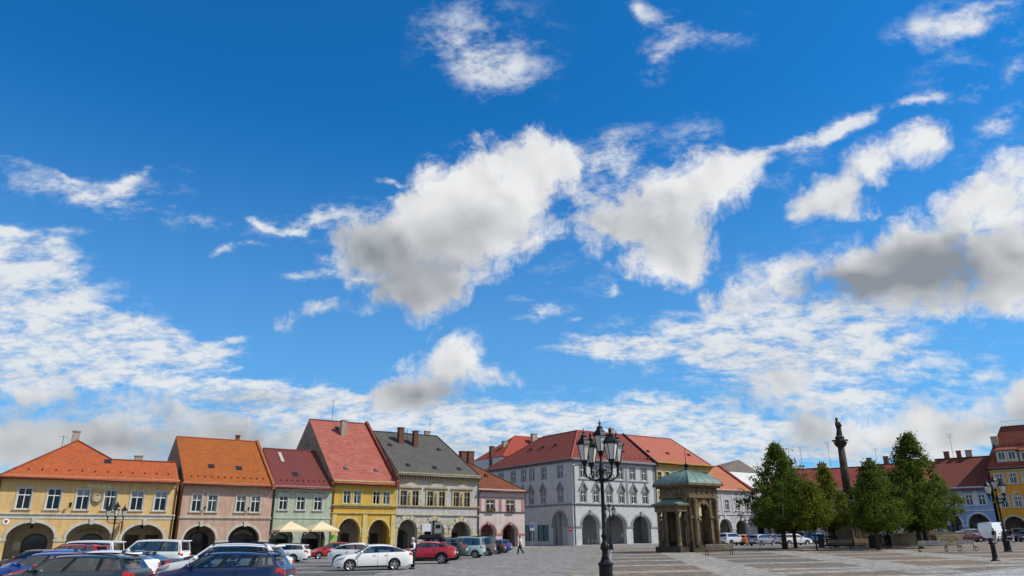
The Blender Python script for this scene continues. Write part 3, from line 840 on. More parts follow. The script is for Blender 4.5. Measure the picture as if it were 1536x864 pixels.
for k in range(16):
    a = 2 * math.pi * k / 16; relief.box(.42 * math.cos(a) - .07, .42 * math.cos(a) + .07, -.16, -.1, .1 + .42 * math.sin(a) - .07, .1 + .42 * math.sin(a) + .07)
relief.prism([(a * .55, b * .55) for a, b in sh], -.18, -.1)
relief.build('carving', mat('carved_stone_pale', (.42, .35, .22), .9, .2, 5), coat)
pb = h.p(105, 757.5); h.part('wall_lantern', MB().tube([(0, 0, 0), (0, -.5, .15)], .04, 6).lathe([(.07, -.35), (.16, .15), (.02, .32)], 6, (0, -.5)), IRON, T(pb.x, 0, pb.z))
pb = h.p(9, 782.5)
rs = h.part('round_plaque', MB().tube([(0, -.05, 0), (0, .02, 0)], .32, 20), mat('plaque_white', (.75, .74, .72), .5, .05), T(pb.x, 0, pb.z))
MB().prism([(-.14, .16), (.14, .16), (.13, -.06), (0, -.19), (-.13, -.06)], -.07, -.045).build('emblem', mat('plaque_navy', (.05, .06, .2), .5), rs)
MB().box(-.07, .07, -.085, -.06, -.03, .08).build('emblem_charge', mat('plaque_red', (.45, .06, .05), .5), rs)
pb = h.p(178.5, 791)
sg = h.part('hanging_sign', MB().box(-.03, .03, -1.35, -.1, .62, .68).prism([(-1.25, .6), (-.15, .6), (-.15, -.15), (-.45, -.75), (-1.25, -.1)], -.03, .03, 'x'), mat('sign_slate', (.035, .04, .05), .5), T(pb.x + .2, 0, pb.z))
cp_ = A_[1]; sg_ = MB(); cx_ = (cp_[0] + cp_[1]) / 2 + .4
for k in range(13):                                  # worn painted script, no longer readable
    a_ = -.62 + k * .105; r_ = 2.2 + random.uniform(-.03, .03); x_, z_ = cx_ + r_ * math.sin(a_), cp_[3] - 2.75 + r_ * math.cos(a_); hh_ = random.uniform(.10, .2)
    sg_.tube([(x_ - .06, 3.77, z_ - hh_), (x_ + random.uniform(-.05, .05), 3.77, z_ + hh_), (x_ + .07, 3.77, z_ - hh_ * random.uniform(-.5, .8))], .022, 4)
h.part('painted_script', sg_, mat('sign_letter_brown', (.06, .035, .02), .6))
# 2 --- beige pink ------------------------------------------------------------
PINKB = stucco('beige_pink_render', (.66, .44, .33), .25)
h = House('wine_bar_house', 'beige pink house with two arches, paired windows and orange brown roof', ROW, (275.5, 721), (411, 725))
ze = h.ze
A_ = [AR(h, 274.5, 323.3, 809.5, 788.4), AR(h, 341.4, 388.6, 810, 788.4)]
W_ = [h.p(x, y) for x, y in ((295, 754.2), (318.5, 754.9), (361.3, 756.1), (383, 756.4))]
zc = sum(p.z for p in W_) / 4
for p in W_: p.z = zc
facade(h, 0, h.L, -.6, ze - .3, A_, [rect(p, 1.15, 2.05) for p in W_], .7, PINKB)
for i, p in enumerate(W_): add_window(h, p.x, p.z, 1.15, 2.05, sill=CREAM, surround=CREAM, blind=[1, 2, 1, 1][i])
zl = h.p(340, 777.5).z
cornice(h, 0, h.L, zl, [(.10, -.1, .04), (.18, .04, .14)], CREAM)
cornice(h, 0, h.L, ze - .6, [(.08, -.2, .0), (.16, 0, .3), (.26, .3, .47)], stucco('beige_cornice', (.56, .44, .34), .2))
arch_trim(h, A_, CREAM, .3, keyh=.5)
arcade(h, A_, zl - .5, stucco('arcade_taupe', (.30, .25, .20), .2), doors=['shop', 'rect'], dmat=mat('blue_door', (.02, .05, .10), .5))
d, zr = h.gable(263.6, 655, 0)
roof, sl = gable_roof(h, ze, (d, zr), tiles('rust_orange_tiles', (.40, .115, .022), (.34, .09, .018), dirtf=.35), x0=.05, x1=h.L - .35, gable_m=stucco('raw_gable_plaster', (.36, .27, .19), .5), capm=mat('ridge_rust', (.25, .08, .03), .8))
body(h, ze, 2 * d, PINKB, zl - .5)
firewall(h, h.L - .34, h.L + .04, ze, d, zr, mat('ridge_rust', (.25, .08, .03), .8), .25)
gutter(h, 0, h.L - .35, ze - .64 * sl - .05, -.72, GUTTER); downpipe(h, .02, -.3, ze - .3, GUTTER)
for q in ((317, 699.5), (358.5, 702.5)): skylight(h, roof, h.onslope(*q, ze, sl), sl)
snow_guards(h, roof, .6, h.L - .8, 12, ze, sl, GUTTER)
q = h.onslope(359, 665, ze, sl); chimney(h, (q.x, d + .6), .5, .5, zr - .6, zr + .7, BRICK_STACK)
cp_ = A_[1]; lettering(h, 'VINOTEKA', (cp_[0] + cp_[1]) / 2 + .1, .95, cp_[3] - .75, .5, mat('sign_letter_gold', (.30, .24, .12), .5), curve=1.75)
sb = arc(cp_[0] + .05, cp_[1] - .05, cp_[2], cp_[3] - .05)
h.part('sign_board', MB().prism(sb, 1.02, 1.08), mat('sign_board_black', (.02, .02, .018), .6))
for x in (h.p(306.5, 762).x, h.p(372, 764).x): h.part('wall_lantern', MB().tube([(0, 0, 0), (0, -.35, .1)], .035, 6).lathe([(.06, -.25), (.13, .12), (.02, .25)], 6, (0, -.35)), IRON, T(x, 0, zc - .6))
# 3 --- green cafe ------------------------------------------------------------
GREEN = stucco('pale_green_render', (.50, .58, .43), .2)
h = House('cafe_house', 'pale green cafe house with red sheet metal roof and low arches', ROW, (413.6, 726.8), (499.7, 729))
ze = h.ze
A_ = [AR(h, 405.5, 439.5, 808, 790.5), AR(h, 451.5, 487.5, 808, 788.8)]
W_ = [h.p(x, y) for x, y in ((425, 754.2), (451.2, 755), (477, 755.4))]
zc = sum(p.z for p in W_) / 3
for p in W_: p.z = zc
facade(h, 0, h.L, -.6, ze - .3, A_, [rect(p, 1.1, 1.75) for p in W_], .7, GREEN)
GW = stucco('off_white_trim', (.66, .66, .60), .2)
for i, p in enumerate(W_):
    o = add_window(h, p.x, p.z, 1.1, 1.75, sill=GW, surround=GW, blind=0)
    MB().box(-.86, .86, -.2, .02, 1.14, 1.3).box(-.76, .76, -.1, .02, 1.04, 1.14).build('window_hood', GW, o)
zl = h.p(455, 777).z
cornice(h, 0, h.L, zl, [(.08, -.08, .06)], GW)
cornice(h, 0, h.L, ze - .55, [(.1, -.2, .0), (.2, 0, .2), (.27, .2, .42)], GW)
arch_trim(h, A_, GW, .2, .05, key=False, impost=False)
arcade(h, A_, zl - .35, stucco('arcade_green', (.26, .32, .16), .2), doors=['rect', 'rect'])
d, zr = h.gable(394, 672.6, 0)
REDM = tiles('red_sheet_metal', (.155, .036, .021), (.135, .032, .019), w=.42, h=30, mortar=.02, dirtf=.15, metal=True)
roof, sl = gable_roof(h, ze, (d, zr), REDM, x0=.05, x1=h.L, gable_m=PINKB)
body(h, ze, 2 * d, GREEN, zl - .35)
gutter(h, .1, h.L - .1, ze - .64 * sl - .05, -.72, GUTTER); downpipe(h, .0, -.3, ze - .2, GUTTER_GREY)
skylight(h, roof, h.onslope(443, 711.5, ze, sl), sl); snow_guards(h, roof, .6, h.L - .6, 9, ze, sl, GUTTER)
pr = h.onslope(421.5, 686, ze, sl)
MB().box(-.22, .22, -1.3, 1.3, .02, .1).build('roof_walkway', mat('walkway_grey', (.4, .36, .34), .6), roof, Matrix.Translation(pr) @ Matrix.Rotation(math.atan(sl), 4, 'X'))
for cp_, tx_ in zip(sorted(A_), ('KAVÁRNA', 'CUKRÁRNA')):
    lettering(h, tx_, (cp_[0] + cp_[1]) / 2, .45, cp_[3] - .62, .46, mat('sign_letter_cream', (.55, .5, .36), .6), curve=1.6)
    h.part('sign_board', MB().prism(arc(cp_[0] + .03, cp_[1] - .03, cp_[2], cp_[3] - .03), .5, .56), mat('sign_board_black', (.02, .02, .018), .6))
# 4 --- yellow ----------------------------------------------------------------
YEL = stucco('egg_yellow_render', (.76, .48, .095), .2)
YTR = stucco('light_yellow_trim', (.76, .60, .24), .2)
h = House('yellow_house', 'egg yellow house with steep patchy red roof and two tall arches', ROW, (500.8, 718.4), (595.8, 723.4))
ze = h.ze
A_ = [AR(h, 506, 540, 801, 777.6), AR(h, 552, 584, 802, 779.5)]
W_ = [h.p(x, y) for x, y in ((520.6, 745), (536, 745.6), (564.6, 747), (579.6, 747.6))]
zc = sum(p.z for p in W_) / 4
for p in W_: p.z = zc
facade(h, 0, h.L, -.6, ze - .3, A_, [rect(p, 1.02, 1.75) for p in W_], .8, YEL)
for i, p in enumerate(W_): add_window(h, p.x, p.z, 1.02, 1.75, sill=YTR, surround=YTR, blind=2 * (i % 2), sw=.22)
zl = h.p(548, 760.5).z; zm = h.p(548, 771).z
cornice(h, 0, h.L, zl, [(.1, -.14, .04), (.24, .04, .16), (.32, .16, .24)], YTR)
cornice(h, 0, h.L, zm, [(.1, -.08, .06), (.2, .06, .14)], YTR)
cornice(h, 0, h.L, ze - .4, [(.1, -.2, .0), (.22, 0, .2), (.36, .2, .38)], YTR)
arch_trim(h, A_, YTR, .26, .06, key=False)
for x in (0.02, (A_[0][1] + A_[1][0]) / 2 - .35, h.L - .72): h.part('pilaster', MB().box(x, x + .7, -.14, .02, -.6, zm - .1), YTR)
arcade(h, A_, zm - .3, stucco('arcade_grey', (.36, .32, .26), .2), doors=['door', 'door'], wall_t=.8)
d, zr = h.gable(464.7, 629, 0)
TILE_R = tiles('patchy_red_tiles', (.36, .10, .07), (.27, .065, .045), w=.62, h=.5, mortar=.04, dirt=(.44, .21, .165), dirtf=.35, depth=.05, mort=(.36, .15, .115))
RAW = mat('raw_gable_masonry', (.26, .21, .16), .95, .3, 1.4, .02, 0, .1, .6)
roof, sl = gable_roof(h, ze, (d, zr), TILE_R, x0=-.1, x1=h.L - .35, gable_m=RAW, th=.2)
body(h, ze, 2 * d, YEL, zm - .3, wall_t=.8)
FWR = mat('firewall_red', (.20, .045, .035), .8, .25, 2, .01, 0, .2, .4)
firewall(h, h.L - .34, h.L + .08, ze, d, zr, FWR, .45)
gutter(h, -.1, h.L - .35, ze - .64 * sl - .05, -.72, GUTTER); downpipe(h, .1, -.3, ze - .2, GUTTER)
for q in ((518.5, 703), (564, 706)): roof_vent(h, roof, h.onslope(*q, ze, sl), sl, GUTTER_GREY)
skylight(h, roof, h.onslope(506, 642.5, ze, sl), sl)
q = h.onslope(514, 652, ze, sl); chimney(h, (q.x, q.y), .75, .75, q.z - .6, q.z + 2.1, PALE_STACK)
antenna(h, (q.x - .8, d), zr - .2, zr + 3.4, bars=1)
q = h.onslope(449, 674, ze, sl); chimney(h, (-1.0, 13.5), .6, .6, ze + 2.5, ze + 4.9, PALE_STACK)
# 5 --- grey renaissance ------------------------------------------------------
GREYS = mat('grey_rusticated_render', (.40, .39, .375), .9, .12, 1.5, .006, 0, .15, .45)
TAN = mat('tan_stone_trim', (.42, .34, .20), .9, .15, 2.0, .008, 0, .15, .45)
h = House('renaissance_house', 'ornate grey and tan renaissance house with pediments and dark slate roof', ROW, (596, 707), (718.3, 714))
ze = h.ze
A_ = [AR(h, 595.8, 626, 800, 779), AR(h, 635.5, 666.5, 800.8, 780.5), AR(h, 676.2, 706, 801.5, 782)]
W_ = [h.p(x, y) for x, y in ((605, 746.7), (623.6, 747.3), (645, 748.3), (663.3, 748.8), (684, 749.6), (700.8, 750))]
zc = sum(p.z for p in W_) / 6
for p in W_: p.z = zc
facade(h, 0, h.L, -.6, ze - .3, A_, [rect(p, 1.08, 2.15) for p in W_], .8, GREYS)
OAK = mat('tan_joinery', (.30, .26, .18), .6, .1)
for i, p in enumerate(W_): add_window(h, p.x, p.z, 1.08, 2.15, sill=TAN, surround=TAN, fmat=OAK, sw=.2)
zl = h.p(657, 760.8).z; zm = h.p(657, 774).z
cornice(h, 0, h.L, zl, [(.1, -.14, .04), (.24, .04, .18)], TAN)
cornice(h, 0, h.L, zm, [(.1, -.1, .06), (.2, .06, .16)], TAN)
zk = h.p(657, 722).z
cornice(h, 0, h.L, zk, [(.12, -.18, .0), (.2, 0, .1)], TAN, name='architrave')
cornice(h, 0, h.L, ze - .5, [(.3, -.02, .16), (.5, .16, .34), (.58, .34, .48)], TAN)
nd = 34
h.part('frieze', MB().box(0, h.L, -.03, .02, zk + .1, ze - .52), mat('dark_frieze', (.12, .10, .07), .9, .2))
dz_ = (ze - .52 - zk - .1) / 2
dme = MB().box(-.11, .11, -.26, .02, -dz_, dz_).mesh('bracket')
for i in range(nd): put('bracket', dme, TAN, h.o, T(.2 + (h.L - .4) * i / (nd - 1), 0, (zk + .1 + ze - .52) / 2))
for i in range(3):
    a, b = W_[2 * i].x - .85, W_[2 * i + 1].x + .85; zt = zc + 1.35; c = (a + b) / 2
    cornice(h, a, b, zt, [(.16, 0, .14), (.26, .14, .26)], TAN, name='window_cornice')
    if i == 1: o = [(a + (b - a) * k / 12, zt + .27 + .62 * math.sin(math.pi * k / 12)) for k in range(13)]
    else: o = [(a, zt + .27), (b, zt + .27), (c, zt + .95)]
    pd = h.part('pediment', MB().prism(o, -.22, .02), TAN)
    MB().prism([(c + (p[0] - c) * .7, zt + .3 + (p[1] - zt - .27) * .7) for p in o], -.235, -.22).build('tympanum', GREYS, pd)
    fig = h.part('relief_figure', MB().box(-.26, .26, -.08, .02, -1.1, 1.15).lathe([(.1, -1.0), (.2, -.7), (.17, -.1), (.22, .35), (.1, .55), (.13, .72), (.06, .88)], 8, (0, -.12)), TAN, T(c, 0, zc))
    for q in (a + .28, b - .28): h.part('pilaster', MB().box(q - .17, q + .1, -.1, .02, zl + .2, zt), TAN)
# rusticated blocks on the ground floor
s_ = sorted(A_); edges = [0.0] + [v for a in s_ for v in (a[0], a[1])] + [h.L]
for i in range(0, len(edges), 2):
    a, b = edges[i], edges[i + 1]; z = -.3; k = 0
    while z < s_[0][2] - .4:
        if b - a > .2: h.part('rustic_block', MB().taper(((a + b) / 2, -.03), (b - a) / 2 - .02, .05, z + .02, (b - a) / 2 - .02 - .05 * (k % 2), .05, z + .48), GREYS if k % 2 else TAN)
        z += .5; k += 1
for (xl, xr, zs, zt) in A_:
    c, ra = (xl + xr) / 2, (xr - xl) / 2
    for k in range(9):
        t0, t1 = math.pi * (k + .06) / 9, math.pi * (k + .94) / 9; ro = .46 + .14 * (k % 2) + (.25 if k == 4 else 0)
        o = [(c - ra * math.cos(t0), zs + (zt - zs) * math.sin(t0)), (c - ra * math.cos(t1), zs + (zt - zs) * math.sin(t1)), (c - (ra + ro) * math.cos(t1), zs + (zt - zs + ro) * math.sin(t1)), (c - (ra + ro) * math.cos(t0), zs + (zt - zs + ro) * math.sin(t0))]
        h.part('voussoir', MB().prism(o, -.12 - .04 * (k % 2), .02), TAN if k % 2 == 0 else GREYS)
arch_trim(h, A_, TAN, .05, .02, key=False)
for c in (h.p(632, 790), h.p(672, 792)): h.part('medallion', MB().tube([(0, -.12, 0), (0, .02, 0)], .36, 12), TAN, T(c.x, 0, zm - 1.0))
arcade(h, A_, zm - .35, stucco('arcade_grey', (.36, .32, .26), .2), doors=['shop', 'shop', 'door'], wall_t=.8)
d, zr = h.gable(559, 646.8, 0)
SLATE = tiles('dark_slates', (.085, .08, .075), (.12, .112, .10), w=.33, h=.26, mortar=.02, dirt=(.05, .048, .04), dirtf=.5)
qr = h.fr.hit(655, 654.6, 1, d); hip = h.L - (qr.x - h.s0)
roof, sl = gable_roof(h, ze, (d, zr), SLATE, x0=.1, x1=h.L + .3, gable_m=None, hipR=hip + .3, capm=SLATE, ov=.6)
body(h, ze, 2 * d, GREYS, zm - .35, wall_t=.8)
h.part('gable_wall', MB().prism([(0.05, ze - .03), (d, zr - .2), (2 * d - .05, ze - .03)], .1, .4, 'x'), RAW)
gutter(h, 0, h.L + .2, ze - .6 * sl - .02, -.7, GUTTER_GREY); downpipe(h, h.L - .1, -.3, ze - .6, GUTTER_GREY)
for q, w in (((600.5, 663.5), .85), ((622.5, 668.5), .7)):
    c = h.onslope(*q, ze, sl); chimney(h, (c.x, c.y), w, .8, c.z - .6, c.z + 2.2, BRICK_STACK)
c1, c2 = h.onslope(603, 660, ze, sl), h.onslope(620, 662, ze, sl)
h.part('roof_ladder', MB().tube([(c1.x, c1.y, c1.z + 1.3), (c2.x, c2.y, c2.z + 1.0)], .03, 5).tube([(c1.x + .9, c1.y, c1.z + 1.9), (c1.x + .9, c1.y, c1.z)], .03, 5).tube([(c1.x, c1.y, c1.z + .6), (c2.x, c2.y, c2.z + .4)], .03, 5), IRON)
c = h.onslope(646, 656, ze, sl); chimney(h, (c.x, d + .8), .9, .6, zr - .8, zr + .7, PALE_STACK); antenna(h, (c.x + .5, d + .8), zr + .8, zr + 3.0, bars=2)
for q in ((585, 668), (658, 675), (612, 698), (652, 702), (688.5, 704)): roof_vent(h, roof, h.onslope(*q, ze, sl), sl, SLATE)
# 6 --- small pink ------------------------------------------------------------
PINKW = stucco('pale_pink_render', (.72, .61, .57), .15)
ROSE = stucco('rose_trim', (.52, .25, .22), .2)
h = House('small_pink_house', 'small pale pink house with rose trim and brown hipped roof at the street corner', ROW, (717.5, 732.3), (786.5, 735))
ze = h.ze
A_ = [AR(h, 720.3, 744, 799.5, 786), AR(h, 753.6, 776.7, 800, 786.5)]
W_ = [h.p(735.6, 758.2), h.p(765.6, 759.4)]
zc = (W_[0].z + W_[1].z) / 2
for p in W_: p.z = zc
facade(h, 0, h.L, -.6, ze - .3, A_, [rect(p, 1.5, 1.75) for p in W_], .9, PINKW)
fl = mat('window_flowers', (.16, .09, .06), .8, .6, 14)
for p in W_:
    o = add_window(h, p.x, p.z, 1.5, 1.75, sill=ROSE, surround=ROSE, sw=.12)
    bx_ = MB().box(-.7, .7, -.42, -.18, -.88, -.66)
    for k in range(26):
        x, y, z = random.uniform(-.7, .7), random.uniform(-.5, -.2), random.uniform(-.66, -.42); bx_.box(x - .07, x + .07, y - .05, y + .05, z - .06, z + .06)
    bx_.build('flower_box', fl, o)
zl = h.p(752, 768.5).z
cornice(h, 0, h.L, zl, [(.08, -.08, .02), (.16, .02, .12)], GUTTER_GREY)
cornice(h, 0, h.L, ze - 1.35, [(.08, 0, .1)], ROSE, name='string_course')
cornice(h, 0, h.L, ze - .35, [(.12, -.12, .08), (.28, .08, .32)], PINKW)
for x in (.05, h.p(750.5, 745).x - .25, h.L - .55): h.part('pilaster', MB().box(x, x + .5, -.06, .02, zl + .15, ze - 1.36), ROSE)
arch_trim(h, A_, ROSE, .22, .06, impost=True, keyh=.35)
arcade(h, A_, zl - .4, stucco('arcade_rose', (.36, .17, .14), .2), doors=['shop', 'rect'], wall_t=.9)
BROWN = tiles('brown_roof_tiles', (.235, .075, .032), (.17, .05, .025), h=.36, dirt=(.04, .035, .03), dirtf=.55, depth=.06)
d = 6.4; q = h.fr.hit(701, 695.7, 1, d); zr = q.z - h.z0; sl = (zr - ze) / d
roof, sl = gable_roof(h, ze, (d, zr), BROWN, x0=0, x1=h.L + .5, hipR=h.L + .5 - 2.4, gable_m=None, capm=BROWN, ov=.55)
body(h, ze, 2 * d, PINKW, zl - .4, wall_t=.9)
gutter(h, 0, h.L + .5, ze - .55 * sl - .02, -.62, GUTTER); downpipe(h, .06, -.3, ze - .4, IRON)
chimney(h, (1.0, d + .3), 1.0, .9, zr - .6, zr + 1.9, BRICK_STACK); chimney(h, (2.6, d + .6), 1.1, .9, zr - 1, zr + 2.0, BRICK_STACK)
roof_vent(h, roof, h.onslope(729, 714, ze, sl), sl, BROWN)
# 7 --- big grey corner house -------------------------------------------------
GWALL = stucco('cool_grey_render', (.66, .67, .675), .15)
GTR = stucco('slate_grey_trim', (.33, .345, .36), .2)
h = House('corner_building', 'large three storey grey white corner building with red hipped roof and pointed window hoods', ROW, (857, 685.7), (981.7, 694.8), 'building')
ze = h.ze
A_ = [AR(h, 872.8, 899, 789, 771.5), AR(h, 907.5, 939.5, 789.4, 772), AR(h, 949, 976.2, 789.8, 773.5)]
U_ = [h.p(x, y) for x, y in ((874.2, 707), (893, 708.3), (912.5, 709.5), (930.6, 710.8), (948.6, 712.2), (966.1, 713.4))]
V_ = [h.p(x, y) for x, y in ((875, 744), (894.2, 745), (914.2, 745.5), (932.5, 746.5), (950.6, 747.5), (968.3, 748.3))]
zu = sum(p.z for p in U_) / 6; zv = sum(p.z for p in V_) / 6
for p in U_: p.z = zu
for p in V_: p.z = zv
facade(h, 0, h.L, -.6, ze - .35, A_, [rect(p, 1.1, 1.95) for p in U_ + V_], .8, GWALL)
def hood(o, hh):
    MB().prism([(-1.0, hh / 2 + .15), (-.72, hh / 2 + .15), (0, hh / 2 + 1.25), (.72, hh / 2 + .15), (1.0, hh / 2 + .15), (0, hh / 2 + 1.62)], -.3, .02).build('window_hood', GTR, o)
    MB().prism([(-.7, hh / 2 + .1), (.7, hh / 2 + .1), (0, hh / 2 + 1.2)], -.06, .02).build('tympanum', GTR, o)
for i, p in enumerate(U_): add_window(h, p.x, p.z, 1.1, 1.95, surround=GTR, sw=.3, sd=.04, blind=[0, 0, 2, 0, 2, 2][i])
for i, p in enumerate(V_): hood(add_window(h, p.x, p.z, 1.1, 1.95, surround=GTR, sw=.24, sd=.04, blind=[0, 0, 1, 1, 1, 1][i]), 1.95)
for i in range(0, 6, 2): cornice(h, U_[i].x - 1.0, U_[i + 1].x + 1.0, zu - 1.15, [(.14, -.16, 0)], GTR, name='string_course')
zl = h.p(920, 757.5).z
cornice(h, 0, h.L, zl, [(.1, -.16, 0), (.22, 0, .16)], GTR)
cornice(h, 0, h.L, ze - .5, [(.1, -.24, 0), (.24, 0, .2), (.4, .2, .46)], GTR)
arch_trim(h, A_, GTR, .36, .08, keyh=.7)
for x in (.1, U_[2].x - 1.8, U_[4].x - 1.75, h.L - .6): h.part('pilaster', MB().box(x, x + .45, -.07, .02, zl + .2, ze - .76), GTR)
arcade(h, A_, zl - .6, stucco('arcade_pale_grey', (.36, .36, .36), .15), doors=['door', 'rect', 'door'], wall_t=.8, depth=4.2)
# street side
ML = T(0, 0, 0, -math.pi / 2)
def side(px, py):
    q = h.fr.hit(px, py, 0, h.s0); return Vector((-q.y, 0, q.z - h.z0))
LS = -side(729, 702).x
SU = [side(*q) for q in ((769.7, 712.9), (785.6, 712.9), (797.8, 712.3), (815.6, 709.8), (840, 706.5))]
SV = [side(*q) for q in ((785, 746.5), (797.2, 745.4), (815, 745), (840.8, 742.9))]
SU += [Vector((SU[0].x - 4.2 * k, 0, zu)) for k in (1, 2, 3)]; SV += [Vector((SU[0].x - 4.2 * k, 0, zv)) for k in (0, 1, 2)]
SU = [p for p in SU if p.x > -LS + 1.2]; SV = [p for p in SV if p.x > -LS + 1.2]
for p in SU: p.z = zu
for p in SV: p.z = zv
sa, sb_ = side(829.4, 790.7), side(852, 790.7); sArch = (sa.x, sb_.x - .2, sa.z, side(840.5, 768).z)
shopw = [side(814.5, 799.5), side(793, 799)]
holes = [rect(p, 1.1, 1.95) for p in SU + SV] + [(p.x - 1.7, p.x + 1.7, .7, 3.4) for p in shopw]
facade(h, -LS, -.82, -.6, ze - .35, [sArch], holes, .8, GWALL, ML)
for i, p in enumerate(SU): add_window(h, p.x, p.z, 1.1, 1.95, ML, surround=GTR, sw=.3, sd=.04, blind=i % 3)
for i, p in enumerate(SV): hood(add_window(h, p.x, p.z, 1.1, 1.95, ML, surround=GTR, sw=.24, sd=.04, blind=i % 2), 1.95)
for p in shopw:
    o = h.part('shop_window', MB().box(p.x - 1.7, p.x - 1.6, .1, .2, .7, 3.4).box(p.x + 1.6, p.x + 1.7, .1, .2, .7, 3.4).box(p.x - .05, p.x + .05, .1, .2, .7, 3.4).box(p.x - 1.7, p.x + 1.7, .09, .21, 3.3, 3.4), DOORWOOD, ML)
    MB().add([(p.x - 1.6, .16, .7), (p.x + 1.6, .16, .7), (p.x + 1.6, .16, 3.3), (p.x - 1.6, .16, 3.3)], [(0, 1, 2, 3)]).build('shop_pane', PANE, o)
cornice(h, -LS, -.05, zl, [(.1, -.16, 0), (.22, 0, .16)], GTR, ML)
cornice(h, -LS, -.05, ze - .5, [(.1, -.24, 0), (.24, 0, .2), (.4, .2, .46)], GTR, ML)
h.part('arch_trim', ring(*sArch, sArch[2] + .02, .36, -.08, .1), GTR, ML)
h.part('passage_wall', MB().box(.81, 4.6, .81, 1.2, -.6, 0).box(.81, 5.0, 4.0, 4.15, -.6, zl - .65), GWALL)
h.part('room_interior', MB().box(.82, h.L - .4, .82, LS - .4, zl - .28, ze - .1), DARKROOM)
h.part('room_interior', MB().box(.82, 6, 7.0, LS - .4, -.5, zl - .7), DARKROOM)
h.part('rear_wall', MB().box(8, h.L - .01, LS - .3, LS, -.6, ze - .03).box(h.L - .3, h.L - .01, .8, LS - .3, -.6, ze - .03), GWALL)
d = 8.3; sl = .74; zr = ze + d * sl; e = -.45; ez = ze + e * sl
RED = tiles('deep_red_tiles', (.235, .055, .036), (.175, .042, .03), w=.26, h=.34, dirt=(.09, .03, .03), dirtf=.4)
LW = LS - d
roof = roof_faces(h, [[(e, e, ez), (h.L, e, ez), (h.L, d, zr), (d, d, zr)], [(e, e, ez), (d, d, zr), (d, LW, zr), (e, LS - e, ez)], [(d, d, zr), (h.L, d, zr), (h.L, 2 * d - e, ez), (2 * d - e, 2 * d - e, ez)], [(d, d, zr), (d, LW, zr), (2 * d - e, LS - e, ez), (2 * d - e, 2 * d - e, ez)], [(e, LS - e, ez), (d, LW, zr), (2 * d - e, LS - e, ez)]], RED)
RR = mat('ridge_red', (.34, .06, .045), .8)
ridge_cap(h, roof, [(e, e, ez), (d, d, zr)], RR); ridge_cap(h, roof, [(h.L, d, zr), (d, d, zr), (d, LW, zr)], RR); ridge_cap(h, roof, [(d, LW, zr), (e, LS - e, ez)], RR)
gutter(h, e, h.L, ez - .05, e - .08, GUTTER_GREY); downpipe(h, h.L - .1, -.3, ze - .4, GUTTER_GREY); downpipe(h, .35, -.3, ze - .4, GUTTER_GREY)
snow_guards(h, roof, 1.5, h.L - 1, 14, ze, sl, GUTTER)
firewall(h, h.L - .05, h.L + .35, ze + .1, d, zr, IRON, .3)
for q in ((883, 672), (934, 678), (972, 689)): roof_vent(h, roof, h.onslope(*q, ze, sl), sl, RED)
for k in range(3): skylight(h, roof, Vector((d * .55, d + 2 + 4.0 * k, ze + d * .55 * sl + .05)), 0)
chimney(h, (h.L - 2.4, d + .6), .9, .8, zr - .5, zr + 1.0, PALE_STACK); antenna(h, (h.L - 5, d + .5), zr, zr + 2.2, bars=3)
cam_ = h.part('camera_box', MB().box(-.12, .12, -.5, -.05, -.1, .1), WHITE, T(.1, 0, ze - 1.2))
# 8 --- red roofed wing far behind -------------------------------------------
h2 = House('rear_red_house', 'tall house with bright red hipped roof and pale chimney rising behind the grey building', ROW, (700, 700), (860, 690))
BK = Frame((-19.5, 163.0), 34.0)
h2.fr = BK; h2.o.location = (-19.5, 163.0, .1); h2.s0 = 0; h2.z0 = .1
a = BK.hit(753.6, 684, 1, 0); b = BK.hit(842, 684, 1, 0); rl = BK.hit(771.7, 653.7, 1, 6.0); rr_ = BK.hit(822, 658, 1, 6.0)
ze2 = a.z - .1
h2.part('wall', MB().box(a.x, b.x + 6, 0, 14, -.6, ze2), GWALL)
RED2 = tiles('bright_red_tiles', (.36, .065, .04), (.30, .055, .035), w=.26, h=.34, dirt=(.15, .04, .03), dirtf=.3)
zr2 = rl.z - .1
rf = roof_faces(h2, [[(a.x, -.3, ze2), (b.x + 6, -.3, ze2), (rr_.x + 2, 6, zr2), (rl.x, 6, zr2)], [(a.x, -.3, ze2), (rl.x, 6, zr2), (a.x, 13, ze2)], [(rl.x, 6, zr2), (rr_.x + 2, 6, zr2), (b.x + 6, 13, ze2), (a.x, 13, ze2)], [(b.x + 6, -.3, ze2), (b.x + 6, 13, ze2), (rr_.x + 2, 6, zr2)]], RED2)
ridge_cap(h2, rf, [(a.x, -.3, ze2), (rl.x, 6, zr2), (rr_.x + 2, 6, zr2)], mat('ridge_red', (.34, .06, .045), .8))
q = BK.hit(801, 668, 1, 3.5); chimney(h2, (q.x, 3.5), 1.4, 1.0, q.z - 3, q.z + 2.6, PALE_STACK)
q = BK.hit(757, 668, 1, 5); chimney(h2, (q.x, 5), 1.2, 1.0, ze2 - 1, q.z + .8, PALE_STACK); q = BK.hit(738, 676, 1, 5); chimney(h2, (q.x, 5), 1.0, 1.0, ze2 - 6, q.z + .8, BRICK_STACK)
antenna(h2, (q.x - .3, 5), q.z, q.z + 3.5, bars=2)
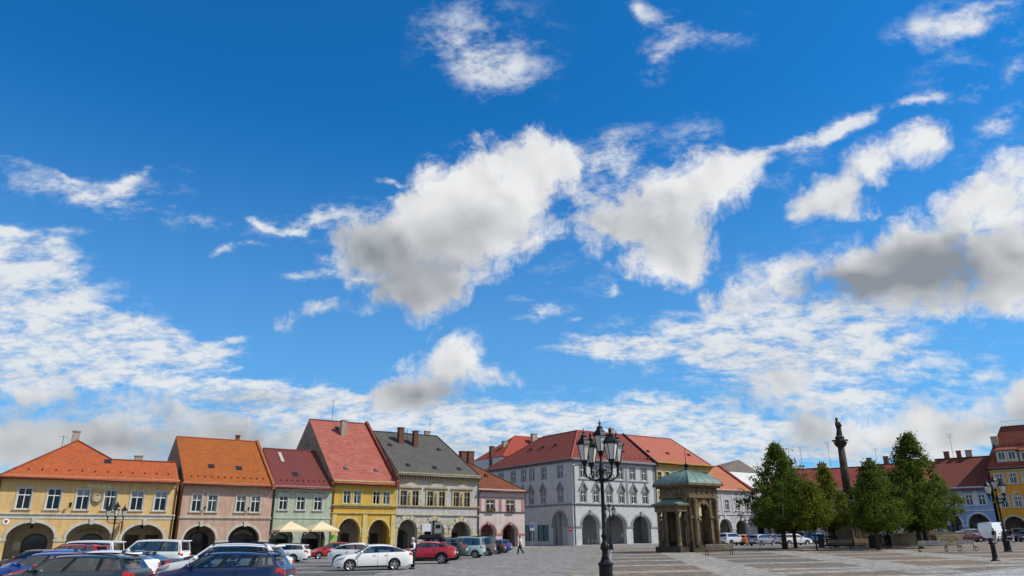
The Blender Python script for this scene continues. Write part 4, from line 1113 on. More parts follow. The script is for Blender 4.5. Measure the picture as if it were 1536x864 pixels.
# 9 --- yellow palace ---------------------------------------------------------
PAL = stucco('cream_palace_render', (.72, .62, .36), .2)
h = House('cream_palace', 'tall cream yellow building with small round topped attic windows behind the pavilion', ROW, (983, 690.7), (1065, 698.4), 'building')
ze = h.ze
A_ = [AR(h, 990, 1008, 790, 776), AR(h, 1014, 1034, 790, 777), AR(h, 1040, 1060, 790, 778)]
U_ = [h.p(x, 716) for x in (989.2, 1001, 1012.6, 1024.5, 1036.5, 1048.5, 1058)]
V_ = [h.p(x, 745.5) for x in (990, 1004, 1018, 1032, 1046, 1058)]
facade(h, .02, h.L, -.6, ze - .9, A_, [rect(p, .95, 1.9) for p in U_] + [rect(p, 1.1, 2.1) for p in V_], .8, PAL)
for p in U_:
    o = add_window(h, p.x, p.z, .95, 1.9, surround=TAN, sw=.22, fmat=OAK)
    MB().prism(arc(-.7, .7, .98, 1.6, 8), -.07, .02).build('arched_head', TAN, o)
for p in V_: add_window(h, p.x, p.z, 1.1, 2.1, surround=CREAM, sw=.22, sill=CREAM)
YC = stucco('yellow_cornice', (.66, .44, .10), .2)
cornice(h, .02, h.L, ze - .9, [(.12, -.2, 0), (.3, 0, .3), (.5, .3, .62), (.62, .62, .86)], YC)
for py in (731, 757.5): cornice(h, .02, h.L, h.p(1025, py).z, [(.14, -.1, .1)], CREAM, name='string_course')
arch_trim(h, A_, CREAM, .3)
arcade(h, A_, h.p(1025, 768).z, stucco('arcade_grey', (.36, .32, .26), .2), wall_t=.8)
d, zr = h.gable(934, 652, 0)
TER = tiles('pale_terracotta_tiles', (.46, .145, .09), (.39, .115, .072), dirt=(.25, .10, .07), dirtf=.3)
q = h.fr.hit(1005.8, 658.7, 1, d)
roof, sl = gable_roof(h, ze, (d, zr), TER, x0=.35, x1=h.L + .3, hipR=h.L + .3 - (q.x - h.s0), ov=.62, capm=TER)
body(h, ze - .4, 2 * d, PAL, h.p(1025, 768).z, wall_t=.8)
gutter(h, .3, h.L + .3, ze - .62 * sl, -.72, GUTTER)
for q in ((972, 677.5), (1001, 680.5), (1033, 683)): roof_vent(h, roof, h.onslope(*q, ze, sl), sl, BROWN)
# 10 --- lilac white house ----------------------------------------------------
LIL = stucco('lilac_white_render', (.58, .55, .57), .2)
LTR = stucco('lilac_trim', (.70, .68, .69), .2)
h = House('lilac_white_house', 'lilac white house with terracotta roof and two arches beyond the pavilion', ROW, (1065.5, 731), (1126.6, 736))
ze = h.ze
A_ = [AR(h, 1079.5, 1098.5, 792, 778), AR(h, 1104, 1122, 792, 780)]
W_ = [h.p(x, y) for x, y in ((1074, 757), (1090.5, 757.5), (1106.8, 757.7), (1120, 758))]
zc = W_[1].z
for p in W_: p.z = zc
facade(h, .02, h.L, -.6, ze - .3, A_, [rect(p, 1.15, 2.0) for p in W_], .7, LIL)
for p in W_: add_window(h, p.x, p.z, 1.15, 2.0, surround=LTR, sw=.25, sill=LTR, blind=2)
for i in range(5):
    x = [.1, W_[1].x - 1.6, W_[2].x - 1.6, W_[3].x - 1.3, h.L - .5][i]; h.part('pilaster', MB().box(x, x + .4, -.07, .02, zc - 1.5, ze - .5), LTR)
cornice(h, .02, h.L, zc - 1.75, [(.14, -.1, .1)], LTR, name='string_course'); cornice(h, .02, h.L, ze - .4, [(.14, -.2, 0), (.34, 0, .3)], LTR)
arch_trim(h, A_, LTR, .4, .05)
arcade(h, A_, zc - 2.3, stucco('arcade_grey', (.36, .32, .26), .2), doors=['rect', 'door'])
d = 7.6; zr = ze + d * .68
TER2 = tiles('light_terracotta_tiles', (.47, .17, .08), (.42, .14, .07), dirtf=.2)
roof, sl = gable_roof(h, ze, (d, zr), TER2, x0=.3, x1=h.L - .3, ov=.45, gable_m=LIL, capm=TER2)
body(h, ze, 2 * d, LIL, zc - 2.3)
firewall(h, h.L - .3, h.L + .3, ze, d, zr, FWR, .35)
# 11 --- pale house in the corner ---------------------------------------------
h = House('pale_corner_house', 'plain pale house with light sheet roof and dark hipped upper roof in the far corner', ROW, (1127.5, 733), (1180, 733))
ze = h.ze
A_ = [AR(h, 1133, 1150, 791, 779), AR(h, 1156, 1173, 791, 779)]
W_ = [h.p(x, 757) for x in (1135, 1148, 1161, 1173)]
facade(h, .35, h.L, -.6, ze - .3, A_, [rect(p, 1.15, 2.0) for p in W_], .7, LTR)
for p in W_: add_window(h, p.x, p.z, 1.15, 2.0, surround=LIL, sill=LIL)
arcade(h, A_, W_[0].z - 2.3, stucco('arcade_grey', (.36, .32, .26), .2), x0=.35)
cornice(h, .35, h.L, ze - .3, [(.3, 0, .25)], LTR)
PALER = tiles('pale_sheet_roof', (.60, .58, .54), (.56, .54, .5), w=.6, h=30, mortar=.01, dirtf=.15, metal=True)
top = h.fr.hit(1100, 708, 1, 6.0).z - h.z0; sl = (top - ze) / 6
roof = roof_faces(h, [[(.35, -.4, ze - .4 * sl), (h.L + .4, -.4, ze - .4 * sl), (h.L - 1, 6, top), (.35, 6, top)]], PALER)
DARKR = tiles('weathered_grey_tiles', (.20, .16, .13), (.15, .125, .105), dirtf=.5)
pk = h.fr.hit(1108, 689.5, 1, 11); c = pk.x - h.s0
roof_faces(h, [[(-3, 6, top), (h.L, 6, top), (c, 11, pk.z - h.z0)], [(h.L, 6, top), (h.L, 16, top), (c, 11, pk.z - h.z0)], [(-3, 16, top), (-3, 6, top), (c, 11, pk.z - h.z0)]], DARKR, name='upper_roof')
body(h, ze, 16, LTR, W_[0].z - 2.3, x0=.35)
h.part('attic_wall', MB().box(-2.8, .3, 6.1, 15.8, 0, top - .03).box(.3, h.L - .1, 6.1, 15.8, ze, top - .15), LTR)
# ------------------------------------------------------------------ far short side
def end_house(name, label, pl, pr, eave_y, ridge_px, wallm, trim, roofm, arches, wins, wy, ww=1.05, wh=1.75, d=6.5, extra=None, led=None, ov=.45, hipL=0, arcm=None, th=.14):
    h = House(name, label, END, (pl, eave_y), (pr, eave_y))
    ze = h.ze
    A_ = [AR(h, *a) for a in arches]
    W_ = [h.p(x, wy) for x in wins]; zc = sum(p.z for p in W_) / len(W_)
    for p in W_: p.z = zc
    return h, ze, A_, W_, zc
def plain_end(name, label, pl, pr, ey, ridge, wallm, trim, roofm, arches, wins, wy, blind=0, d=6.5):
    h, ze, A_, W_, zc = end_house(name, label, pl, pr, ey, ridge, wallm, trim, roofm, arches, wins, wy)
    facade(h, .02, h.L, -.6, ze - .3, A_, [rect(p, 1.05, 1.75) for p in W_], .7, wallm)
    for p in W_: add_window(h, p.x, p.z, 1.05, 1.75, surround=trim, sw=.2, sill=trim, blind=blind)
    zl = zc - 1.75
    cornice(h, .02, h.L, zl, [(.14, -.08, .1)], trim, name='string_course'); cornice(h, .02, h.L, ze - .35, [(.14, -.2, 0), (.34, 0, .3)], trim)
    arch_trim(h, A_, trim, .3, .06, key=False)
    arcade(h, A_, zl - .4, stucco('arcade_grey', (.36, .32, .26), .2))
    q = h.fr.hit(ridge[0], ridge[1], 1, d); zr = q.z - h.z0
    roof, sl = gable_roof(h, ze, (d, zr), roofm, gable_m=wallm, capm=roofm)
    body(h, ze, 2 * d, wallm, zl - .4)
    gutter(h, 0, h.L, ze - .64 * sl - .04, -.72, GUTTER)
    return h, roof, sl, ze, zr
RED3 = tiles('dusty_red_tiles', (.30, .06, .045), (.24, .05, .04), dirtf=.35)
BRED = tiles('brown_red_tiles', (.22, .055, .035), (.17, .045, .03), h=.36, dirtf=.45, depth=.05)
ORED = tiles('faded_orange_tiles', (.36, .10, .05), (.30, .085, .045), dirtf=.35)
h, roof, sl, ze, zr = plain_end('white_row_house', 'white arcaded house with red roof half hidden behind the tall leafy tree', 1150, 1228, 733, (1200, 704), stucco('row_white', (.62, .60, .56), .2), LTR, RED3,
    [(1158, 1174, 793, 780), (1181, 1197, 793, 780), (1204, 1220, 793, 780)], (1162, 1178, 1195, 1212), 757)
for k in (3, 5.5): antenna(h, (k, 6.5), zr - .2, zr + 4.5, bars=3)
h, roof, sl, ze, zr = plain_end('cream_row_house', 'cream arcaded house with long red roof behind the stone column', 1228.4, 1290, 733, (1262, 702), stucco('row_cream', (.62, .54, .38), .2), CREAM, RED3,
    [(1236, 1254, 793, 780), (1262, 1281, 793, 780)], (1238, 1252, 1266, 1280), 757)
q = h.fr.hit(1232, 702, 1, 6.5); chimney(h, (q.x - h.s0, 7), 1.6, .8, zr - .6, zr + 1.0, BRICK_STACK, 3)
antenna(h, (.7, 6.9), zr, zr + 5.5, bars=4)
h, roof, sl, ze, zr = plain_end('ivory_row_house', 'ivory arcaded house with red roof between column and dense trees', 1290.4, 1346, 732, (1318, 697), stucco('row_ivory', (.64, .58, .45), .2), CREAM, RED3,
    [(1298, 1315, 793, 779), (1322, 1339, 793, 779)], (1300, 1313, 1326, 1338), 757)
chimney(h, (.5, 7), .8, .8, zr - .6, zr + 1.3, BRICK_STACK); chimney(h, (3.6, 7), .8, .8, zr - .6, zr + 1.4, BRICK_STACK); antenna(h, (2.0, 6.6), zr, zr + 3.2, bars=2)
firewall(h, h.L - .3, h.L + .1, ze, 6.5, zr, ORED, .2)
h, roof, sl, ze, zr = plain_end('yellow_row_house', 'golden yellow arcaded house with faded orange roof behind the stone basin', 1346.4, 1398, 732, (1370, 695), stucco('row_yellow', (.66, .46, .16), .2), CREAM, ORED,
    [(1352, 1369, 793, 779), (1376, 1392, 793, 779)], (1356, 1370, 1385), 757)
BLUE = stucco('sky_blue_render', (.28, .42, .70), .15)
BLUW = stucco('blue_white_trim', (.62, .68, .78), .15)
h, roof, sl, ze, zr = plain_end('blue_house', 'sky blue house with white window panels and brown red roof', 1398.4, 1484, 730, (1440, 687), BLUE, BLUW, BRED,
    [(1402, 1424, 787, 772), (1425.5, 1443.5, 787, 773), (1453, 1486, 787, 770)][:1] + [(1453, 1486, 787, 770.5), (1424.5, 1443.5, 787, 773)][::-1], (1408, 1427.5, 1454, 1473), 750.5)
for x in (h.p(1417.5, 745).x, h.p(1440.5, 745).x, h.p(1463.5, 748).x): h.part('wall_panel', MB().box(x - .35, x + .35, -.04, .02, h.p(1440, 757).z - .2, ze - .7), BLUW)
for k, w in ((2.0, .8), (5.6, 1.0), (4.0, .7)): chimney(h, (k, 6.9), w, .8, zr - .6, zr + 1.2, BRICK_STACK if k != 5.6 else PALE_STACK)
antenna(h, (3.1, 6.6), zr, zr + 4.6, bars=3)
# ochre house
OCH = stucco('deep_ochre_render', (.78, .38, .05), .15)
h = House('ochre_house', 'tall deep ochre house with dormers in a steep striped tile roof', END, (1481, 702), (1600, 697), 'house')
ze = h.ze
A_ = [AR(h, 1507, 1540, 790, 774.5), AR(h, 1556, 1588, 790, 774.5)]
U_ = [h.p(x, 718.5) for x in (1499.5, 1520, 1541, 1562, 1583)]; V_ = [h.p(x, 753.5) for x in (1507, 1527.5, 1548, 1568, 1588)]
zu, zv = U_[0].z, V_[0].z
for p in U_: p.z = zu
for p in V_: p.z = zv
facade(h, .02, h.L, -.6, ze - .3, A_, [rect(p, 1.15, 1.65) for p in U_ + V_], .8, OCH)
OW = stucco('ochre_white_trim', (.64, .58, .48), .2)
for p in U_: add_window(h, p.x, p.z, 1.15, 1.65, surround=OW, sw=.24, sill=OW, blind=2)
for p in V_:
    o = add_window(h, p.x, p.z, 1.15, 1.65, surround=OW, sw=.24, sill=OW, blind=2)
    MB().prism([(-.85, 1.1), (-.6, 1.1), (0, 1.55), (.6, 1.1), (.85, 1.1), (.3, 1.72), (0, 1.8), (-.3, 1.72)], -.16, .02).build('window_hood', OW, o)
cornice(h, .02, h.L, ze - .35, [(.16, -.2, 0), (.4, 0, .32)], OW)
arch_trim(h, A_, OW, .28, .06, key=False)
arcade(h, A_, zv - 1.6, stucco('arcade_grey', (.36, .32, .26), .2), wall_t=.8)
STR = tiles('striped_brown_tiles', (.27, .075, .04), (.19, .05, .03), w=.5, h=.44, dirt=(.07, .04, .03), dirtf=.45, depth=.08)
d = 4.2; q = h.fr.hit(1501.5, 641, 1, d); zr = q.z - h.z0; sl = (zr - ze) / d; x3 = q.x - h.s0
roof = roof_faces(h, [[(-.3, -.4, ze - .4 * sl * .3), (h.L, -.4, ze - .4 * sl * .3), (h.L, d, zr), (x3, d, zr)], [(-.3, -.4, ze - .4 * sl * .3), (x3, d, zr), (x3, d + 8, zr), (-.3, d + 10, ze)], [(x3, d, zr), (h.L, d, zr), (h.L, d + 8, zr - .1), (x3, d + 8, zr - .1)]], STR)
ridge_cap(h, roof, [(-.3, -.4, ze), (x3, d, zr), (h.L, d, zr)], BRED)
h.part('side_wall', MB().box(.02, .3, .8, 14, -.6, ze).box(.3, h.L - .3, 13.7, 14, -.6, ze), OCH)
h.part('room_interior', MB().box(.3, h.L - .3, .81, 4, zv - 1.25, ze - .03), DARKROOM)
rail = MB()
for z in (.15, 1.0): rail.tube([(x3 + .1, d, zr + z), (h.L, d, zr + z)], .045, 5)
for k in range(18): rail.tube([(x3 + .1 + .6 * k, d, zr + .1), (x3 + .4 + .6 * k, d, zr + 1.0), (x3 + .7 + .6 * k, d, zr + .1)], .035, 5)
h.part('roof_railing', rail, WHITE)
q = h.p(1493, 668, 2.2); chimney(h, (q.x, 2.6), 1.0, .9, ze + 1, q.z + 1.4, PALE_STACK)
for px in (1510.5, 1546):
    q = h.p(px, 684, .5); x, z = q.x, q.z - 1.0
    dm = h.part('dormer', MB().box(x - 1.55, x + 1.55, .3, 3.2, z, z + 2.0), OW)
    roof_faces(h, [[(x - 1.9, .05, z + 2.0), (x + 1.9, .05, z + 2.0), (x + 1.0, 3.4, z + 3.0), (x - 1.0, 3.4, z + 3.0)]], STR, name='dormer_roof')
    for s in (-.75, .75):
        f = MB().box(s - .55, s + .55, .2, .296, .35, 1.75).build('dormer_window', WHITE, dm, T(x, 0, z))
        MB().box(s - .45, s - .04, .19, .2, .45, 1.65).box(s + .04, s + .45, .19, .2, .45, 1.65).build('dormer_pane', mat('shop_glass', (.025, .028, .03), .08, .2, 2, 0, 0, .6), f)
gutter(h, -.3, h.L, ze - .2, -.5, IRON); downpipe(h, .1, -.3, ze - .2, IRON)
# pavement in front of and under the arcades
def pave(fr, x0, x1, y0, y1, name='pavement', off=.1):
    mb = MB(); P = [fr.M @ Vector((x, y, 0)) for x, y in ((x0, y0), (x1, y0), (x1, y1), (x0, y1))]
    top = [(p.x, p.y, G(p.x, p.y) + off) for p in P]; bot = [(p.x, p.y, G(p.x, p.y) - .3) for p in P]
    mb.add(top + bot, [(0, 1, 2, 3), (0, 4, 5, 1), (1, 5, 6, 2), (2, 6, 7, 3), (3, 7, 4, 0)])
    mb.build(name, SLABSTONE)['kind'] = 'structure'
pave(ROW, -70, 6.5, -2.4, 3.75)
pave(ROW, 12.6, 62, -2.4, 4.15)
pave(ROW, 12.6, 14.1, 4.3, 60)
pave(END, -44, 22, -2.6, 3.75)

# ------------------------------------------------------------------ stone pavilion
pv = empty('stone_pavilion', gp(1041, 829.5), rad(34), 'weathered sandstone pavilion with green copper dome, arches and a small columned porch', 'pavilion')
pv.location.z += .06
S = 1.92
PI_ = 1.12
def pvp(name, mb, m, parent=None, M=None, smooth=False): return mb.build(name, m, parent or pv, M, smooth)
# origin is the near corner; main block runs x 0..2S along the square, y 0..2S back
pvp('plinth', MB().box(-.25, 2 * S + .25, -.25, 2 * S + .25, -.2, .35).box(-.12, 2 * S + .12, -.12, 2 * S + .12, .35, .62), STONE_DARK)
z0, z1 = .62, 4.95
for (x, y) in ((0, 0), (2 * S - PI_, 0), (0, 2 * S - PI_), (2 * S - PI_, 2 * S - PI_)):
    pr = pvp('pier', MB().box(x, x + PI_, y, y + PI_, z0, z1), STONE)
    MB().box(x - .09, x + PI_ + .09, y - .09, y + PI_ + .09, z0, z0 + .35).build('pier_base', STONE_DARK, pr)
    MB().box(x - .1, x + PI_ + .1, y - .1, y + PI_ + .1, 3.05, 3.3).build('impost', STONE, pr)
for M in (T(0, 0, 0), T(2 * S, 0, 0, math.pi / 2), T(2 * S, 2 * S, 0, math.pi), T(0, 2 * S, 0, -math.pi / 2)):
    o = [(PI_, z1)] + [(PI_, 3.3)] + arc(PI_, 2 * S - PI_, 3.3, 4.55, 14) + [(2 * S - PI_, z1)]
    sp = pvp('spandrel', MB().prism(o, .12, .85), STONE, M=M)
    MB().prism([(S - .18, 4.35), (S + .18, 4.35), (S + .26, 4.95), (S - .26, 4.95)], .0, .12).build('keystone', STONE, sp)
    ring(PI_, 2 * S - PI_, 3.3, 4.55, 3.32, .22, .04, .12).build('archivolt', STONE, sp)
    for x in (.25, 2 * S - .65): pvp('engaged_column', MB().lathe([(.2, z0), (.2, z0 + .2), (.165, z0 + .3), (.15, 4.5), (.21, 4.7), (.21, 4.95)], 10, (x + .2, -.14)), STONE, M=M)
    for k in range(5): pvp('frieze_block', MB().box(-.16, .16, -.06, .0, 5.3, 5.85), STONE, M=M @ T(.45 + k * (2 * S - .9) / 4, -.05, 0))
pvp('entablature', MB().box(-.12, 2 * S + .12, -.12, 2 * S + .12, z1, 5.22).box(-.05, 2 * S + .05, -.05, 2 * S + .05, 5.22, 5.95), STONE)
pvp('cornice', MB().box(-.3, 2 * S + .3, -.3, 2 * S + .3, 5.95, 6.12).box(-.55, 2 * S + .55, -.55, 2 * S + .55, 6.12, 6.34), STONE)
prof = [(S + .5, 6.34), (S + .42, 6.5), (S + .2, 6.75), (S - .25, 7.12), (S - .85, 7.42), (S - 1.45, 7.62), (.12, 7.74)]
dm = MB()
for i in range(len(prof) - 1): dm.taper((S, S), prof[i][0], prof[i][0], prof[i][1], prof[i + 1][0], prof[i + 1][0], prof[i + 1][1])
dome = pvp('dome', dm, COPPER)
for sx, sy in ((1, 1), (1, -1), (-1, 1), (-1, -1)):
    MB().tube([(S + sx * r, S + sy * r, z) for r, z in prof], .05, 6).build('seam', COPPER, dome)
    for k in (-.5, 0, .5):
        pts = [(S + k * r, S + sy * r, z + .01) for r, z in prof[:-1]] if sx > 0 else [(S + sy * r, S + k * r, z + .01) for r, z in prof[:-1]]
        MB().tube(pts, .022, 4).build('seam', COPPER, dome)
MB().lathe([(.1, 7.7), (.2, 7.85), (.08, 8.0), (.26, 8.12), (.3, 8.25), (.1, 8.38), (.03, 8.5), (.02, 9.9)], 10, (S, S)).build('finial', IRON, dome)
# columned porch on the street side
PW = (.55, 3.0); PD = 1.35
pvp('porch_step', MB().box(-PD - .25, -.25, PW[0] - .4, PW[1] + .4, -.2, .5), STONE_DARK)
for y in (PW[0], (PW[0] + PW[1]) / 2 + .35, PW[1]):
    pvp('porch_column', MB().lathe([(.26, .5), (.26, .68), (.2, .78), (.19, 2.2), (.165, 3.4), (.25, 3.55), (.25, 3.68)], 12, (-PD + .12, y)), STONE)
for y in PW: pvp('porch_pier', MB().box(-.5, -.12, y - .2, y + .2, .5, 3.68), STONE_DARK)
pvp('porch_entablature', MB().box(-PD - .15, -.13, PW[0] - .3, PW[1] + .3, 3.68, 4.22).box(-PD - .4, -.13, PW[0] - .55, PW[1] + .55, 4.22, 4.38), STONE)
c = (PW[0] + PW[1]) / 2
rf = MB().add([(-PD - .38, PW[0] - .52, 4.38), (-PD - .38, PW[1] + .52, 4.38), (-.12, PW[1] + .52, 4.38), (-.12, PW[0] - .52, 4.38), (-PD + .5, PW[0] + .5, 4.8), (-PD + .5, PW[1] - .5, 4.8), (-.12, PW[1] - .3, 4.86), (-.12, PW[0] + .3, 4.86)],
              [(0, 1, 5, 4), (1, 2, 6, 5), (3, 0, 4, 7), (4, 5, 6, 7), (2, 3, 7, 6), (3, 2, 1, 0)])
pvp('porch_roof', rf, COPPER)
for k in range(9): pvp('railing_bar', MB().tube([(1.05 + k * .22, .5, .62), (1.05 + k * .22, .5, 1.65)], .022, 5), IRON)
pvp('railing_rail', MB().tube([(PI_, .5, 1.6), (2 * S - PI_, .5, 1.6)], .03, 5), IRON)

# ------------------------------------------------------------------ column with statue
mc = empty('marian_column', gd(1279, 90.0), rad(20), 'tall dark sandstone column carrying a crowned robed statue', 'column')
mc.name = 'statue_column'
def mcp(name, mb, m, smooth=False, parent=None): return mb.build(name, m, parent or mc, None, smooth)
mcp('step', MB().taper((0, 0), 2.6, 2.6, -.2, 2.55, 2.55, .22).taper((0, 0), 2.25, 2.25, .22, 2.2, 2.2, .45), STONE_DARK)
pd_ = mcp('pedestal', MB().taper((0, 0), 1.85, 1.85, .45, 1.8, 1.8, .9).taper((0, 0), 1.65, 1.65, .9, 1.6, 1.6, 2.3).taper((0, 0), 1.7, 1.7, 2.3, 1.9, 1.9, 2.55), STONE)
for sx in (-1, 0, 1): MB().box(sx * 1.0 - .35, sx * 1.0 + .35, -1.7, -1.55, 1.0, 2.15).build('panel', STONE_DARK, pd_)
mcp('dado', MB().taper((0, 0), 1.05, 1.05, 2.55, .95, .95, 4.3).taper((0, 0), .95, .95, 4.3, 1.2, 1.2, 4.55), STONE_DARK)
mcp('base', MB().lathe([(.75, 4.55), (.75, 4.8), (.6, 4.95), (.62, 5.1), (.5, 5.2)], 20), STONE_DARK, True)
mcp('shaft', MB().lathe([(.48, 5.2), (.47, 8.0), (.38, 11.3)], 20), STONE_DARK, True)
cap = MB().lathe([(.38, 11.3), (.44, 11.36), (.40, 11.45), (.5, 11.75), (.62, 12.05), (.58, 12.08)], 16)
for k in range(8):
    a = math.pi * k / 4; cap.tube([(.42 * math.cos(a), .42 * math.sin(a), 11.45), (.6 * math.cos(a), .6 * math.sin(a), 11.8), (.72 * math.cos(a), .72 * math.sin(a), 11.95), (.66 * math.cos(a), .66 * math.sin(a), 12.02)], [.12, .11, .09, .05], 6)
cap.box(-.66, .66, -.66, .66, 12.06, 12.24)
mcp('capital', cap, STONE_DARK)
DARKST = mat('blackened_statue', (.03, .027, .024), .8, .3, 4, .01)
st = MB().lathe([(.5, 12.24), (.52, 12.4), (.44, 12.62), (.3, 12.75)], 12)                 # globe with clouds
for k in range(7):
    a = k * .9; st.lathe([(.02, 12.3), (.16, 12.4), (.17, 12.55), (.02, 12.68)], 8, (.38 * math.cos(a), .38 * math.sin(a)))
body_ = [(.30, 12.7), (.36, 12.85), (.31, 13.3), (.29, 13.7), (.33, 14.05), (.31, 14.3), (.15, 14.45), (.10, 14.52)]
vs_, fs_ = [], []
for i, (r, z) in enumerate(body_):
    for k in range(14):
        a = 2 * math.pi * k / 14; rr = r * (1 + .10 * math.sin(5 * a + i * .9)); sw = .10 * math.sin((z - 12.7) * 2.2)
        vs_.append((rr * math.cos(a) * 1.05 + sw, rr * math.sin(a) * .8, z))
for i in range(len(body_) - 1):
    for k in range(14): fs_.append((i * 14 + k, i * 14 + (k + 1) % 14, (i + 1) * 14 + (k + 1) % 14, (i + 1) * 14 + k))
st.add(vs_, fs_)
hx = .10 * math.sin(1.85 * 2.2) - .06
st.lathe([(.02, 14.45), (.12, 14.52), (.155, 14.68), (.14, 14.84), (.02, 14.93)], 10, (hx, -.05))
st.tube([(-.28, 0, 14.25), (-.36, -.2, 13.95), (-.05, -.36, 13.95)], [.11, .09, .07], 8).tube([(.3, 0, 14.25), (.4, -.18, 13.9), (.12, -.36, 13.88)], [.11, .09, .07], 8)
st.lathe([(.02, 13.75), (.1, 13.85), (.12, 14.05), (.05, 14.15), (.08, 14.25), (.02, 14.35)], 8, (.05, -.36))
st.tube([(.3, .1, 14.2), (.42, .16, 13.5), (.3, .1, 12.8)], [.08, .13, .1], 7)
statue = mcp('statue', st, DARKST, True)
halo = MB(); R0 = .36
halo.tube([(hx + R0 * math.cos(a * math.pi / 12), .06, 14.75 + R0 * math.sin(a * math.pi / 12)) for a in range(25)], .014, 5)
for k in range(12):
    a = k * math.pi / 6; halo.add([(hx + (R0 + .08) * math.cos(a) + dx, .06 + dy, 14.75 + (R0 + .08) * math.sin(a) + dz) for dx, dy, dz in ((.035, 0, 0), (-.035, 0, 0), (0, .03, 0), (0, -.03, 0), (0, 0, .035), (0, 0, -.035))], [(0, 2, 4), (2, 1, 4), (1, 3, 4), (3, 0, 4), (2, 0, 5), (1, 2, 5), (3, 1, 5), (0, 3, 5)])
halo.build('star_halo', GUTTER_GREY, statue)

# ------------------------------------------------------------------ street lamps
LGLASS = mat('frosted_lantern_glass', (.55, .55, .52), .55, .08, 6)
def lantern_meshes():
    f = MB()
    f.lathe([(.03, -.34), (.05, -.3), (.035, -.22), (.06, -.16), (.10, -.1), (.12, -.02), (.135, 0)], 8)
    for k in range(6):
        a = math.pi / 3 * k
        f.tube([(.135 * math.cos(a), .135 * math.sin(a), 0), (.245 * math.cos(a), .245 * math.sin(a), .56)], .014, 5)
    f.lathe([(.26, .55), (.29, .57), (.27, .60)], 6)
    cap = MB().lathe([(.285, .60), (.25, .68), (.15, .78), (.12, .82), (.14, .86), (.06, .92), (.035, .98), (.055, 1.03), (.02, 1.1), (.008, 1.18)], 6)
    for k in range(6):
        a = math.pi / 3 * k; cap.tube([(.285 * math.cos(a), .285 * math.sin(a), .6), (.31 * math.cos(a), .31 * math.sin(a), .68)], [.025, .008], 5)
    pane = MB()
    for k in range(6):
        a, b = math.pi / 3 * k, math.pi / 3 * (k + 1)
        pane.add([(.13 * math.cos(a), .13 * math.sin(a), .01), (.13 * math.cos(b), .13 * math.sin(b), .01), (.238 * math.cos(b), .238 * math.sin(b), .55), (.238 * math.cos(a), .238 * math.sin(a), .55)], [(0, 1, 2, 3)])
    return f.mesh('lantern'), cap.mesh('lantern_cap'), pane.mesh('lantern_glass', recalc=False)
LF, LC, LG = lantern_meshes()
def make_lamp(loc, rz, label):
    r = empty('street_lamp', loc, rz, label, 'street lamp', 'cast iron lamps round the square')
    MB().lathe([(.30, -.1), (.30, .12), (.25, .16), (.24, .75), (.27, .8), (.27, .86), (.19, .92), (.15, 1.0)], 8).build('base', IRON, r)
    MB().lathe([(.15, 1.0), (.11, 1.1), (.10, 1.25), (.165, 1.36), (.135, 1.5), (.085, 1.58), (.08, 1.7), (.125, 1.76), (.075, 1.86), (.07, 2.6), (.064, 3.62), (.12, 3.68), (.12, 3.74), (.085, 3.8), (.10, 3.95), (.13, 4.05), (.085, 4.15), (.06, 4.3), (.05, 4.42)], 12).build('post', IRON, r, None, True)
    for k in range(4):
        a = math.pi / 2 * k; M = Matrix.Rotation(a, 4, 'Z')
        am = MB().tube([(.06, 0, 3.75), (.18, 0, 3.70), (.38, 0, 3.72), (.52, 0, 3.82), (.58, 0, 3.96), (.58, 0, 4.08)], [.045, .04, .035, .032, .032, .04], 7)
        am.tube([(.08, 0, 4.02), (.2, 0, 4.06), (.3, 0, 3.98), (.26, 0, 3.88), (.18, 0, 3.9), (.2, 0, 3.97)], .018, 5)
        am.tube([(.36, 0, 3.74), (.44, 0, 3.86), (.38, 0, 3.95), (.32, 0, 3.9)], .016, 5)
        am.tube([(.2, 0, 3.7), (.16, 0, 3.6), (.1, 0, 3.62)], .016, 5)
        am.build('arm', IRON, r, M @ Matrix.Diagonal((1.22, 1, 1, 1)))
        l = put('lantern', LF, IRON, r, M @ T(.71, 0, 4.38)); put('lantern_cap', LC, IRON, l); put('lantern_glass', LG, LGLASS, l)
    l = put('lantern', LF, IRON, r, T(0, 0, 4.74)); put('lantern_cap', LC, IRON, l); put('lantern_glass', LG, LGLASS, l)
    return r
lp = gd(904.5, 27.5)
L0 = make_lamp(lp, rad(25), 'tall black five armed lamp at the near end of the plaza kerb')
for (px, D, rz, lab, sc) in ((914, 88, 40, 'black five armed lamp at the far end of the plaza kerb, before the grey building', .9), (166, 74, 25, 'black five armed lamp among the parked cars before the town hall', .95), (1505, 60, 10, 'black five armed lamp beside the iron bollard before the ochre house', 1.0)):
    c_ = copy_tree(L0); c_.location = gd(px, D); c_.rotation_euler = (0, 0, rad(rz)); c_['label'] = lab; c_.scale = (sc, sc, sc)

